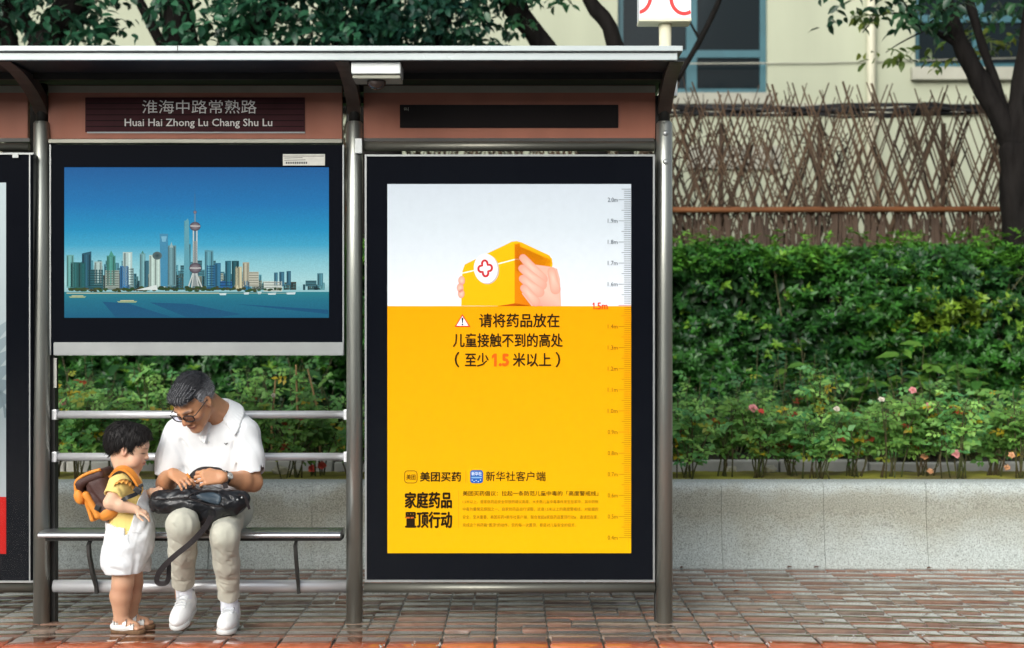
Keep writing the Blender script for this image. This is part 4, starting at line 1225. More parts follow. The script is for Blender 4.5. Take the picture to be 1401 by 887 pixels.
for i, px in enumerate(list(range(0, 480, 62))+list(range(880, 1420, 58))):
    Y = 3.75+random.uniform(-.1, .2); p = at(px, 0, Y)
    where = 'right of the shelter' if px > 860 else 'behind the bench'
    weed(p.x, Y, .48, random.uniform(.60, .86), .26, 170, (.025, .095, .045), (.07, .20, .075), .075, .030, 'leafy_shrub', 'soft dull green shrub between the roses and the hedge %s' % where, 'shrub', 'soft shrubs in front of the hedge')
for (px, py) in ((1105, 470), (1150, 486), (1205, 480), (1255, 478), (1290, 500), (1330, 495), (230, 505), (160, 520), (330, 500), (120, 500), (400, 505)):
    Y = 3.95; p = at(px, py, Y); r_ = px > 860
    weed(p.x, Y, .48, p.z-.46, .24, 75, (.05, .16, .03) if r_ else (.02, .075, .025), (.16, .32, .045) if r_ else (.05, .14, .035), .17, .085, 'broad_leaved_plant', ('bright broad leaved plant at the foot of the hedge right of the shelter' if r_ else 'dark broad leaved plant at the foot of the hedge behind the bench'), 'plant', 'broad leaved plants', droop=.25)
# canes, pale stones and fallen leaves
M['cane'] = mat('dry_cane', (.24, .15, .055), .7, var=.3, vscale=12)
for k, (xa, ya, xb, yb) in enumerate(((407, 560, 405, 499), (438, 575, 421, 505), (372, 575, 377, 520))):
    b = MB(); b.tube([at(xa, ya+70, 3.05), at(xa, ya, 3.0), at(xb, yb, 3.0)], [.008, .008, .006], 8)
    tag(b.build('garden_cane', M['cane']), ['upright dry brown cane among the roses behind the bench', 'leaning dry brown cane nearest the middle post', 'short thin cane beside the seated man'][k], 'cane')
M['quartz'] = mat('pale_quartz', (.70, .66, .52), .6, var=.25, vscale=12, bump=.4, bscale=25)
for k, (px, py, r) in enumerate(((385, 647, .042), (404, 649, .026), (1000, 636, .03), (1052, 634, .035))):
    p = at(px, py, 2.55 if k < 2 else 2.7); t = bmesh.new(); bmesh.ops.create_icosphere(t, subdivisions=3, radius=1)
    for v in t.verts:
        v.co *= 1+.22*math.sin(v.co.x*4+k)*math.cos(v.co.y*3+v.co.z*4); v.co = Vector((v.co.x*r*1.35, v.co.y*r, v.co.z*r*.8))+Vector((p.x, p.y, .487+r*.45))
    for f in t.faces: f.smooth = True
    b = MB(); b.absorb(t); tag(b.build('pale_stone', M['quartz']), ['larger pale stone on the moss behind the bench', 'smaller pale stone beside a larger one behind the bench', 'small pale stone under the roses near the right post', 'pale stone under the pink and coral roses'][k], 'stone')

# trees
def limb(mb, pts, r0, r1, n=12):
    m = len(pts); dense = []
    for i in range(m-1):
        for k in range(4):
            t = k/4; a, b_ = Vector(pts[i]), Vector(pts[i+1])
            p_ = Vector(pts[max(i-1, 0)]); q_ = Vector(pts[min(i+2, m-1)])
            dense.append(.5*((2*a)+(b_-p_)*t+(2*p_-5*a+4*b_-q_)*t*t+(-p_+3*a-3*b_+q_)*t**3))
    dense.append(Vector(pts[-1])); L_ = len(dense)
    mb.tube(dense, [(r0+(r1-r0)*i/(L_-1))*(1+.07*math.sin(i*1.9)+.05*math.sin(i*.7+r0*90)) for i in range(L_)], n)
def crown(blobs, n, L, W, c0, c1, bright=.5, sprig=6):
    """sprigs of hanging leaves through the volume of several uneven blobs"""
    P, U, NN, C = [], [], [], []
    tot = sum(b_[3]*b_[4]*b_[5] for b_ in blobs)
    for (cx, cy, cz, rx, ry, rz) in blobs:
        for k in range(int(n*rx*ry*rz/tot/sprig)):
            d = Vector(rnd_dir(1)[0]) * random.random()**(1/2.2)
            p = Vector((cx+d.x*rx, cy+d.y*ry, cz+d.z*rz)); hv = random.random()
            dr = Vector((random.gauss(0, 1), random.gauss(0, 1), random.gauss(-.3, .4))).normalized()
            for j in range(sprig):
                q_ = p + dr*(j*L*.45); sd = Vector((random.gauss(0, 1), random.gauss(0, 1), 0)).normalized()
                P.append(q_); U.append(dr*.5+sd*.8+Vector((0, 0, random.uniform(-.9, .1)))); NN.append((random.gauss(0, .5), random.gauss(-.5, .5), 1))
                C.append(np.array(c0)+(np.array(c1)-np.array(c0))*min(1, hv*bright*random.uniform(.6, 1.5)))
    n_ = len(P); LL = L*rng.uniform(.65, 1.2, n_)
    return leaves(np.array(P), np.array(U), np.array(NN), LL, LL*(W/L), np.array(C), LEAF8)
def tree(name, lab, base, limbs, blobs, n, L, W, c0, c1, bright=.6, extra=None):
    o = tag(empty(name, base), lab, 'tree')
    b = MB()
    for (pts, r0, r1) in limbs: limb(b, pts, r0, r1)
    b.build('trunk', M['bark'], o)
    prt = [crown(blobs, n, L, W, c0, c1, bright)]
    if extra: prt.append(crown(*extra))
    V, F, C = join(prt)
    link_mesh('crown', raw_mesh('crown', V, F, C), M['tree_leaf'], o)
    return o
def pl(Y, *pp): return [tuple(at(px, py, Y+(e[0] if e else 0))) for (px, py, *e) in pp]
TY = 5.05
DK0, DK1 = (.008, .036, .022), (.032, .13, .062)
tree('broadleaf_tree', 'dark leafy tree with a thick leaning trunk above the left end of the roof', (at(30, 0, TY).x, TY, .46),
     [(pl(TY, (20, 620), (25, 300), (52, 90), (105, 0), (150, -110)), .20, .10), (pl(TY, (28, 280), (10, 60), (-20, -60)), .11, .06), (pl(TY, (60, 70), (20, 5), (-10, -60)), .07, .03)],
     [(at(30, 20, TY).x, TY-.1, 4.10, 1.1, .8, .55), (at(60, 55, TY-.5).x, TY-.5, 3.85, .8, .4, .3), (at(-60, 0, TY).x, TY, 4.8, 1.6, 1.2, .9), (at(120, -60, TY).x, TY, 5.1, 1.2, 1, .6)], 4300, .105, .058, DK0, DK1)
tree('broadleaf_tree', 'dark leafy tree with two thick upright trunks above the name panels', (at(262, 0, TY).x, TY, .46),
     [(pl(TY, (262, 620), (256, 300), (246, 60), (240, 0), (236, -120)), .19, .12), (pl(TY, (258, 260), (330, 60), (378, 0), (410, -110)), .12, .07), (pl(TY, (250, 120), (205, 30), (170, -40)), .05, .03)],
     [(at(125, 50, TY-.5).x, TY-.5, 3.9, .30, .4, .34), (at(300, 55, TY-.5).x, TY-.5, 3.86, .7, .4, .26), (at(420, 55, TY-.4).x, TY-.4, 3.86, .6, .4, .28), (at(300, 10, TY-.4).x, TY-.4, 4.22, .85, .5, .42), (at(400, 10, TY-.3).x, TY-.3, 4.2, .75, .5, .48), (at(200, -60, TY).x, TY, 5.0, 1.6, 1, .6), (at(330, -60, TY).x, TY, 5.0, 1.5, 1, .6)], 5000, .112, .066, (.009, .045, .025), (.042, .16, .075), .75)
tree('broadleaf_tree', 'dark leafy tree with a broad blackish trunk above the middle post', (at(520, 0, TY+.3).x, TY+.3, .46),
     [(pl(TY+.3, (524, 620), (522, 300), (520, 60), (515, -110)), .21, .16), (pl(TY+.3, (530, 200), (590, 60), (630, -30), (680, -120)), .10, .06), (pl(TY+.3, (515, 180), (465, 50), (440, -60)), .11, .06)],
     [(at(500, 20, TY).x, TY, 4.05, .75, .6, .45), (at(580, 50, TY).x, TY, 3.9, .75, .5, .35), (at(470, 50, TY).x, TY, 3.9, .5, .5, .35), (at(610, 15, TY).x, TY, 4.2, .75, .6, .5), (at(560, -60, TY+.2).x, TY+.2, 5.0, 1.7, 1.2, .65), (at(590, 30, TY+.7).x, TY+.7, 4.0, .7, .3, .5), (at(345, 40, TY+.7).x, TY+.7, 3.95, .35, .3, .4), (at(460, 10, TY+.6).x, TY+.6, 4.3, .8, .5, .5)], 8000, .092, .054, (.007, .035, .028), (.04, .15, .075), .6)
tree('leaning_tree', 'slim dark tree leaning left over the poster bay with two bare slanting stems', (at(868, 0, TY+.2).x, TY+.2, .46),
     [(pl(TY+.2, (868, 620), (862, 300), (842, 65), (806, 0), (770, -90)), .085, .05), (pl(TY+.2, (864, 360), (800, 180), (745, 66), (690, -8), (640, -110)), .12, .075), (pl(TY+.2, (752, 70), (722, 28), (712, -20)), .05, .03)],
     [(at(655, 28, TY).x, TY, 4.05, .42, .5, .42), (at(715, 8, TY).x, TY, 4.25, .38, .5, .22), (at(690, -80, TY).x, TY, 5.0, 1.0, .9, .55), (at(830, -90, TY).x, TY, 5.0, .8, .8, .4)], 2400, .085, .05, (.010, .05, .028), (.05, .16, .06), .6)
RY = 4.85
tree('street_tree', 'dark forked tree standing at the right edge in front of the bamboo fence', (at(1394, 0, RY).x, RY, .46),
     [(pl(RY, (1397, 640), (1396, 380), (1393, 250), (1388, 195)), .165, .125), (pl(RY, (1390, 230), (1376, 178), (1340, 110), (1312, 55), (1284, -25), (1262, -120)), .10, .050),
      (pl(RY, (1388, 215), (1378, 165), (1357, 100), (1340, 50), (1322, -20), (1310, -110)), .045, .03), (pl(RY, (1392, 250), (1392, 180), (1404, 90), (1416, 0), (1424, -110)), .13, .06),
      (pl(RY, (1322, 72), (1295, 52), (1262, 36), (1238, 8), (1215, -20)), .03, .016), (pl(RY, (1245, 20), (1205, 20), (1180, 45)), .010, .004), (pl(RY, (1268, 40), (1230, 60), (1212, 72)), .008, .003)],
     [(at(1215, -5, RY-.2).x, RY-.2, at(0, 0, RY-.2).z, .62, .4, .18), (at(1290, 12, RY-.3).x, RY-.3, at(0, 10, RY-.3).z, .35, .4, .22), (at(1375, 12, RY+.5).x, RY+.5, at(0, 20, RY+.5).z, .5, .35, .30), (at(1150, -10, RY).x, RY, at(0, -5, RY).z, .3, .3, .10), (at(1280, -110, RY).x, RY, 5.1, 1.6, 1.2, .5)],
     3400, .105, .055, (.008, .036, .020), (.045, .14, .05), .7,
     extra=([(at(1222, 74, RY-.2).x, RY-.2, at(0, 72, RY-.2).z, .24, .2, .09), (at(1288, 66, RY-.2).x, RY-.2, at(0, 70, RY-.2).z, .17, .2, .12), (at(1180, 22, RY-.2).x, RY-.2, at(0, 20, RY-.2).z, .3, .2, .08), (at(1350, 60, RY+.5).x, RY+.5, at(0, 60, RY+.5).z, .3, .2, .14)], 150, .10, .05, (.03, .08, .02), (.16, .20, .03), .8, 4))
# bare branch crossing the first window
b = MB(); limb(b, pl(5.6, (925, 110), (955, 60), (980, 10), (1000, -40)), .028, .018, 8); limb(b, pl(5.6, (958, 56), (940, 20), (935, -20)), .012, .008, 6)
tag(b.build('bare_branch', M['bark']), 'bare dark branch slanting across the teal window by the bus sign', 'branch')
# a few fallen leaves caught at the foot of the planter wall
M['dead_leaf'] = mat('dead_leaf', (.10, .035, .012), .6, var=.4, vscale=40)
for k, (px, py, lb) in enumerate(((936, 777, 'small dead leaf at the planter foot close beside the right post'), (1085, 777.5, 'small dead leaf at the planter foot, second from the right post'), (1122, 777, 'dark curled dead leaf at the planter foot below a wall joint'), (1268, 780, 'dead leaf at the planter foot nearest the right edge'), (1003, 812, 'single dead leaf lying out on the wet paving'))):
    Yd = CAM_Y + 1.296*FPX/(py-476.0); Yd = min(Yd, 1.68); c = at(px, py, Yd); a = random.uniform(0, 6.28)
    V, F, C = leaves(np.array([(c.x, Yd, .012)]), np.array([(math.cos(a), math.sin(a), .12)]), np.array([(.1, -.2, 1)]), .05, .026, np.array([(.1, .04, .01)]), LEAF8)
    tag(link_mesh('fallen_leaf', raw_mesh('fallen_leaf', V, F), M['dead_leaf']), lb, 'leaf', 'fallen leaves')
# ------------------------------------------------------------------ people: solid modelling by signed distance, meshed once per body or garment
import openvdb
def A3(v): return np.asarray(v, dtype=np.float32)
class Frame:
    """local axes at a point: columns x (own left), y (forward), z (up)"""
    def __init__(s, o, x=(1, 0, 0), y=(0, 1, 0), z=(0, 0, 1)):
        s.o = A3(o); s.B = np.stack([A3(x), A3(y), A3(z)], 1)
    def w(s, p): return s.o + s.B @ A3(p)
    def d(s, v): return s.B @ A3(v)
class SDF:
    def __init__(s, lo, hi, h):
        s.lo, s.h = A3(lo), h
        s.n = np.ceil((A3(hi)-A3(lo))/h).astype(int)+1
        s.ax = [s.lo[i] + np.arange(s.n[i], dtype=np.float32)*h for i in range(3)]
        s.D = np.full(tuple(s.n), 0.5, np.float32)
    def sl(s, lo, hi, pad):
        a = np.clip(np.floor((A3(lo)-pad-s.lo)/s.h).astype(int), 0, s.n); b = np.clip(np.ceil((A3(hi)+pad-s.lo)/s.h).astype(int)+1, 0, s.n)
        if np.any(b <= a): return None, None
        sl = tuple(slice(i, j) for i, j in zip(a, b))
        return sl, np.meshgrid(*[s.ax[i][sl[i]] for i in range(3)], indexing='ij', sparse=True)
    def comb(s, sl, d, k, op):
        a = s.D[sl]
        if op == 'u':
            if k > 0: h = np.clip(.5+.5*(a-d)/k, 0, 1); r = a*(1-h)+d*h-k*h*(1-h)
            else: r = np.minimum(a, d)
        elif op == 's':
            if k > 0: h = np.clip(.5-.5*(a+d)/k, 0, 1); r = a*(1-h)-d*h+k*h*(1-h)
            else: r = np.maximum(a, -d)
        else:
            if k > 0: h = np.clip(.5-.5*(a-d)/k, 0, 1); r = a*(1-h)+d*h+k*h*(1-h)
            else: r = np.maximum(a, d)
        s.D[sl] = r
    def cone(s, a, b, ra, rb, k=.01, op='u'):
        a, b = A3(a), A3(b); m = max(ra, rb)
        sl, g = s.sl(np.minimum(a, b)-m, np.maximum(a, b)+m, k+4*s.h)
        if sl is None: return s
        X, Y, Z = g; v = b-a; l2 = float(v@v)+1e-9
        t = np.clip(((X-a[0])*v[0]+(Y-a[1])*v[1]+(Z-a[2])*v[2])/l2, 0, 1)
        d = np.sqrt((X-a[0]-t*v[0])**2+(Y-a[1]-t*v[1])**2+(Z-a[2]-t*v[2])**2) - (ra+(rb-ra)*t)
        s.comb(sl, d, k, op); return s
    def chain(s, pts, rs, k=.01, op='u'):
        for i in range(len(pts)-1): s.cone(pts[i], pts[i+1], rs[i], rs[i+1], k, op)
        return s
    def loc(s, g, F, c):
        X, Y, Z = g; o = F.o + F.B @ A3(c); X, Y, Z = X-o[0], Y-o[1], Z-o[2]
        return [X*F.B[0, i]+Y*F.B[1, i]+Z*F.B[2, i] for i in range(3)]
    def bb(s, F, c, r):
        o = F.o + F.B @ A3(c); e = np.abs(F.B) @ A3(r); return o-e, o+e
    def ell(s, F, c, r, k=.01, op='u'):
        lo, hi = s.bb(F, c, r); sl, g = s.sl(lo, hi, k+4*s.h)
        if sl is None: return s
        x, y, z = s.loc(g, F, c)
        k0 = np.sqrt((x/r[0])**2+(y/r[1])**2+(z/r[2])**2); k1 = np.sqrt((x/r[0]**2)**2+(y/r[1]**2)**2+(z/r[2]**2)**2)
        s.comb(sl, k0*(k0-1)/np.maximum(k1, 1e-6), k, op); return s
    def box(s, F, c, r, rd=.005, k=.005, op='u'):
        lo, hi = s.bb(F, c, r); sl, g = s.sl(lo, hi, k+4*s.h)
        if sl is None: return s
        q = [np.abs(v)-(e-rd) for v, e in zip(s.loc(g, F, c), r)]
        d = np.sqrt(sum(np.maximum(v, 0)**2 for v in q)) + np.minimum(np.maximum(np.maximum(q[0], q[1]), q[2]), 0) - rd
        s.comb(sl, d, k, op); return s
    def fn(s, f, lo=None, hi=None, k=0, op='i'):
        """f(X,Y,Z) -> distance; default: cut away where f > 0"""
        lo = s.lo if lo is None else lo; hi = (s.lo+s.n*s.h) if hi is None else hi
        sl, g = s.sl(lo, hi, 0); s.comb(sl, f(*g).astype(np.float32)+np.zeros(s.D[sl].shape, np.float32), k, op); return s
    def plane(s, p, n, k=.004, lo=None, hi=None):
        p = A3(p); n = A3(n)/np.linalg.norm(n)
        return s.fn(lambda X, Y, Z: (X-p[0])*n[0]+(Y-p[1])*n[1]+(Z-p[2])*n[2], lo, hi, k, 'i')
    def fold(s, a, b, amp, w, ridge=.6):
        """a soft crease: groove along a-b with a rounded ridge beside it"""
        a, b = A3(a), A3(b); sl, g = s.sl(np.minimum(a, b), np.maximum(a, b), 3.5*w)
        if sl is None: return s
        X, Y, Z = g; v = b-a; t = np.clip(((X-a[0])*v[0]+(Y-a[1])*v[1]+(Z-a[2])*v[2])/(float(v@v)+1e-9), 0, 1)
        dx, dy, dz = X-a[0]-t*v[0], Y-a[1]-t*v[1], Z-a[2]-t*v[2]
        d2 = (dx*dx+dy*dy+dz*dz)/(w*w); e2 = ((dx-1.3*w)**2+dy*dy+(dz-.9*w)**2)/(w*w)
        s.D[sl] += (amp*np.exp(-d2)-amp*ridge*np.exp(-e2)).astype(np.float32); return s
    def ripple(s, amp, f, seed=0, stretch=(1, 1, 1)):
        """soft cloth folds: warped sines added to the distance"""
        r_ = np.random.default_rng(seed); X, Y, Z = np.meshgrid(*s.ax, indexing='ij', sparse=True)
        X, Y, Z = X*stretch[0], Y*stretch[1], Z*stretch[2]
        near = np.abs(s.D) < .05
        out = np.zeros(s.D.shape, np.float32)
        for o in range(4):
            v = r_.normal(0, 1, 3); v /= np.linalg.norm(v); w_ = r_.normal(0, 1, 3); w_ /= np.linalg.norm(w_); ff = f*(1+.55*o)
            out += np.sin(ff*(X*v[0]+Y*v[1]+Z*v[2]) + 1.6*np.sin(ff*.6*(X*w_[0]+Y*w_[1]+Z*w_[2])+o) + r_.uniform(0, 6)).astype(np.float32)/(1+.5*o)
        s.D += np.where(near, amp*.5*out, 0); return s
    def mesh(s):
        g = openvdb.FloatGrid(.5); g.copyFromArray(np.clip(s.D, -.1, .5))
        P, Q = g.convertToQuads(0.0)
        V = P.astype(np.float32)*s.h + s.lo; Q = Q.astype(np.int32)
        # outward facing
        a, b, c = V[Q[:, 0]], V[Q[:, 1]], V[Q[:, 2]]; n = np.cross(b-a, c-a); ctr = (a+c)/2
        i = np.clip(((ctr-s.lo)/s.h).round().astype(int), 1, s.n-2)
        gr = np.stack([s.D[i[:, 0]+1, i[:, 1], i[:, 2]]-s.D[i[:, 0]-1, i[:, 1], i[:, 2]], s.D[i[:, 0], i[:, 1]+1, i[:, 2]]-s.D[i[:, 0], i[:, 1]-1, i[:, 2]], s.D[i[:, 0], i[:, 1], i[:, 2]+1]-s.D[i[:, 0], i[:, 1], i[:, 2]-1]], -1)
        if (np.einsum('ij,ij->i', n, gr) > 0).mean() < .5: Q = Q[:, ::-1].copy()
        return V, Q
    def build(s, name, m, parent, colf=None):
        V, Q = s.mesh()
        C = colf(V) if colf is not None else None
        return link_mesh(name, raw_mesh(name, V, Q, C, smooth=True), m, parent, smooth=True)

def rotm(yaw, pitch, roll, base):
    """base columns (left, forward, up); roll about forward, pitch down about left, then yaw about world up"""
    B = np.array(base, float).T
    Rr = np.array(Matrix.Rotation(roll, 3, Vector(B[:, 1]))); B = Rr @ B
    Rp = np.array(Matrix.Rotation(pitch, 3, Vector(np.array(base)[0]))); B = Rp @ B
    Ry = np.array(Matrix.Rotation(yaw, 3, 'Z')); B = Ry @ B
    return B
def smooth01(x, a, b): t = np.clip((x-a)/(b-a), 0, 1); return t*t*(3-2*t)
def mixc(C, col_, w): return C*(1-w[:, None]) + np.asarray(col_)[None]*w[:, None]
def blob(L, c, r): return np.exp(-(((L-A3(c))/A3(r))**2).sum(1))

def head(S, F, k=1.0, child=False):
    """skull, jaw, brow, nose, lips, lids, ears in the local frame F, lengths scaled by k"""
    e = lambda c, r, kk=.01, op='u', Fr=F: S.ell(Fr, A3(c)*k, A3(r)*k, kk*k, op)
    w = lambda *c: F.w(A3(c)*k)
    e((0, -.018, .032), (.077, .097, .088))
    if child:
        e((0, .022, .012), (.066, .066, .066), .03)
        e((0, .034, -.045), (.060, .050, .052), .03)
        for sx in (1, -1): e((sx*.036, .040, -.050), (.034, .036, .034), .025)
        e((0, .058, -.088), (.024, .022, .020), .03)
        S.cone(w(0, .088, .002), w(0, .100, -.026), .007*k, .0105*k, .014*k)
        for sx in (1, -1): e((sx*.010, .093, -.029), (.008, .008, .007), .006)
        e((0, .086, -.050), (.019, .012, .0065), .008); e((0, .084, -.062), (.016, .011, .0065), .008)
        S.cone(w(-.02, .097, -.0562), w(.02, .097, -.0562), .0022*k, .0022*k, .004*k, 's')
        e((0, .083, .040), (.050, .012, .022), .03)
    else:
        e((0, .020, .000), (.068, .066, .075), .03)
        e((0, .030, -.055), (.052, .052, .052), .035)
        S.cone(w(.050, -.005, -.052), w(.016, .068, -.098), .018*k, .014*k, .03*k); S.cone(w(-.050, -.005, -.052), w(-.016, .068, -.098), .018*k, .014*k, .03*k)
        e((0, .074, -.100), (.020, .014, .014), .025)
        for sx in (1, -1):
            e((sx*.042, .058, -.022), (.022, .024, .016), .02)           # cheekbone
            e((sx*.032, .084, .006), (.017, .012, .010), .012, 's')     # socket
            e((sx*.031, .074, .003), (.0135, .0125, .0115), .006)       # lowered lid over the eye
            S.cone(w(sx*.012, .089, .024), w(sx*.050, .076, .022), .0065*k, .0045*k, .014*k)   # brow
            e((sx*.0125, .096, -.034), (.0095, .009, .008), .007)       # nostril wing
            S.cone(w(sx*.018, .090, -.034), w(sx*.030, .078, -.058), .0022*k, .0018*k, .008*k, 's')   # fold beside the mouth
        S.cone(w(0, .088, .014), w(0, .1085, -.026), .0075*k, .0115*k, .012*k)
        e((0, .087, -.064), (.024, .011, .006), .009); e((0, .085, -.076), (.020, .011, .007), .009)
        S.cone(w(-.023, .0965, -.0695), w(.023, .0965, -.0695), .0022*k, .0022*k, .004*k, 's')
    for sx in (1, -1):
        ex = .076 if not child else .074
        ek = .8 if child else 1.0
        e((sx*(ex+.003), -.012, -.004), (.0105, .021*ek, .034*ek), .006)
        e((sx*(ex+.012), -.006, .002), (.006, .0095*ek, .018*ek), .006, 's')

def finger(S, base, d, n, L, r, curl, k=.004):
    """three phalanges from base along d, bending away from n"""
    d = np.array(d, float)/np.linalg.norm(d); n = np.array(n, float); n = n-d*(n@d); n /= np.linalg.norm(n); ax = np.cross(d, n)
    p = np.array(base, float); a = 0.0
    seg = (L*.46, L*.30, L*.24); rr = (r, r*.92, r*.84, r*.70)
    for i in range(3):
        a += R(curl[i]); dd = d*math.cos(a) - n*math.sin(a); q = p + dd*seg[i]
        S.cone(p, q, rr[i], rr[i+1], k); S.cone(p, p, rr[i]*1.05, rr[i]*1.05, k); p = q
    return p
def hand(S, W, Fw, N, side, k, curls, splay, thumb, kb=.012):
    """W wrist, Fw towards the knuckles, N out of the back of the hand, side = +1 when thumb lies along Fw x N"""
    Fw = np.array(Fw, float); Fw /= np.linalg.norm(Fw); N = np.array(N, float); N -= Fw*(N@Fw); N /= np.linalg.norm(N)
    T = np.cross(Fw, N)*side; W = np.array(W, float); tips = []
    offs = (.030, .010, -.010, -.028); pal = (.088, .092, .087, .078); Ls = (.074, .082, .076, .060); rs = (.0092, .0094, .0088, .0078)
    for i in range(4):
        b = W + (Fw*pal[i] + T*offs[i] + N*.002)*k
        S.cone(W + T*offs[i]*.62*k + Fw*.012*k, b, .0150*k, .0108*k, kb*k)
        a = R(splay[i]); d = Fw*math.cos(a)+T*math.sin(a)
        tips.append(finger(S, b, d, N, Ls[i]*k, rs[i]*k, curls[i], .0035*k))
    # thumb from the side of the palm near its base
    b0 = W + (Fw*.022 + T*.030 - N*.008)*k
    d = Fw*thumb[0] + T*thumb[1] - N*thumb[2]; d /= np.linalg.norm(d); b1 = b0 + d*.040*k
    S.cone(W + (Fw*.012 + T*.016)*k, b1, .017*k, .0125*k, .012*k)
    d2 = Fw*thumb[3] + T*thumb[4] - N*thumb[5]; d2 /= np.linalg.norm(d2)
    S.cone(b1, b1+d2*.032*k, .0118*k, .0100*k, .005*k); S.cone(b1+d2*.032*k, b1+d2*.032*k+(d2*.8+Fw*.3)*.024*k, .0100*k, .0078*k, .004*k)
    return tips

SKIN_M = (.58, .285, .150); SKIN_C = (.76, .48, .33)
M['skin'] = mat('tanned_skin', attr='col', rough=.46, spec=.4, var=.05, vscale=45, subsurf=.10)
M['skin_child'] = mat('fair_skin', attr='col', rough=.45, spec=.35, var=.04, vscale=45, subsurf=.12)
M['hair'] = mat('greying_hair', attr='col', rough=.55, spec=.3, bump=.3, bscale=220)
M['white_cloth'] = mat('white_pique_cotton', (.80, .82, .84), .85, var=.03, vscale=20, bump=.12, bscale=420, sheen=.15)
M['khaki'] = mat('khaki_cotton', (.52, .51, .425), .9, var=.07, vscale=16, bump=.15, bscale=300, sheen=.1)
M['shoe'] = mat('white_shoe_leather', (.80, .81, .81), .5, var=.03, vscale=14, bump=.05, bscale=90)
M['sole'] = mat('white_rubber', (.60, .61, .60), .6, var=.06, vscale=20)
M['sock'] = mat('white_sock_knit', (.76, .79, .86), .95, bump=.4, bscale=250, stretch=(1, 1, .1))
M['black'] = mat('black_plastic', (.012, .012, .014), .35, var=.2, vscale=30)
M['leather'] = mat('black_bag_leather', (.012, .013, .016), .36, spec=.55, var=.4, vscale=14, bump=.25, bscale=70, rvar=.1)
M['leather_blue'] = mat('slate_bag_panel', (.035, .055, .075), .4, spec=.5, var=.3, vscale=16, bump=.2, bscale=60)
M['webbing'] = mat('dark_webbing', (.022, .016, .017), .8, bump=.4, bscale=200)
M['watch_face'] = mat('watch_dial', (.78, .78, .74), .25)
M['stitch'] = mat('grey_stitching', (.60, .62, .64), .9)
M['lens'] = glass_mat('spectacle_lens', (.86, .84, .95), .01, 1.5)
M['yellow_cloth'] = mat('yellow_cotton', (.80, .60, .20), .9, var=.05, vscale=20, bump=.15, bscale=260, sheen=.15)
M['frill'] = mat('orange_trim', (.72, .34, .07), .85)
M['orange'] = mat('orange_nylon', (.76, .27, .035), .6, var=.08, vscale=20, bump=.15, bscale=160)
M['brown_bag'] = mat('brown_nylon', (.060, .024, .020), .65, var=.2, vscale=20, bump=.2, bscale=160)
M['cork'] = mat('cork_sole', (.14, .075, .035), .8, var=.35, vscale=90)
M['sandal'] = mat('white_sandal_strap', (.78, .78, .75), .45)

def strap(name, m, parent, pts, nrm, w, th=.003):
    """flat band along pts with face normals nrm"""
    b = MB(); n = len(pts); secs = []
    for i, p in enumerate(pts):
        p = Vector(p); t = (Vector(pts[min(i+1, n-1)])-Vector(pts[max(i-1, 0)])).normalized()
        nn = Vector(nrm[i]); nn = (nn-t*nn.dot(t)).normalized(); sd = t.cross(nn)
        ww = w[i] if isinstance(w, (list, tuple)) else w
        secs.append([p+sd*ww/2+nn*th/2, p-sd*ww/2+nn*th/2, p-sd*ww/2-nn*th/2, p+sd*ww/2-nn*th/2])
    b.sweep(secs, smooth=False)
    return b.build(name, m, parent)
def bez(pts, n):
    """smooth resampling through points"""
    out = []; P = [Vector(p) for p in pts]; m = len(P)
    for i in range(m-1):
        for k in range(n):
            t = k/n; a, b_ = P[i], P[i+1]; p_, q_ = P[max(i-1, 0)], P[min(i+2, m-1)]
            out.append(.5*((2*a)+(b_-p_)*t+(2*p_-5*a+4*b_-q_)*t*t+(-p_+3*a-3*b_+q_)*t**3))
    out.append(P[-1]); return out

# ---------------------------------------------------------------- the seated man
man = tag(empty('person', (-1.42, -.1, 0)), 'seated person in white polo shirt, khaki trousers and white trainers looking down at his hands', 'person')
HB = rotm(R(-27), R(45), R(3), [(1, 0, 0), (0, -1, 0), (0, 0, 1)])
HO = at(264, 551, -.235)
HF = Frame(HO, HB[:, 0], HB[:, 1], HB[:, 2])
neck0 = A3((-1.368, -.070, .985))
shR, shL = A3((-1.560, -.085, .898)), A3((-1.250, -.085, .902))
elR, elL = A3(at(227, 662, -.13)), A3(at(346, 660, -.12))
wrR, wrL = A3(at(236, 648, -.315)), A3(at(304.5, 653.5, -.315))
hipR, hipL = A3((-1.505, .02, .525)), A3((-1.345, .02, .525))
knR, knL = A3((-1.468, -.415, .515)), A3((-1.285, -.40, .462))
anR, anL = A3((-1.528, -.135, .150)), A3((-1.302, -.175, .105))

S = SDF((-1.80, -.52, -.0), (-1.08, .22, 1.25), .0031)
head(S, HF, 1.0)
S.cone(neck0, HF.w((0, -.035, -.055)), .062, .056, .02); S.cone(neck0+A3((0, .02, 0)), HF.w((0, -.06, -.01)), .06, .05, .02)
S.cone(HF.w((.05, -.02, -.04)), neck0+A3((.03, -.03, -.0)), .018, .016, .02)
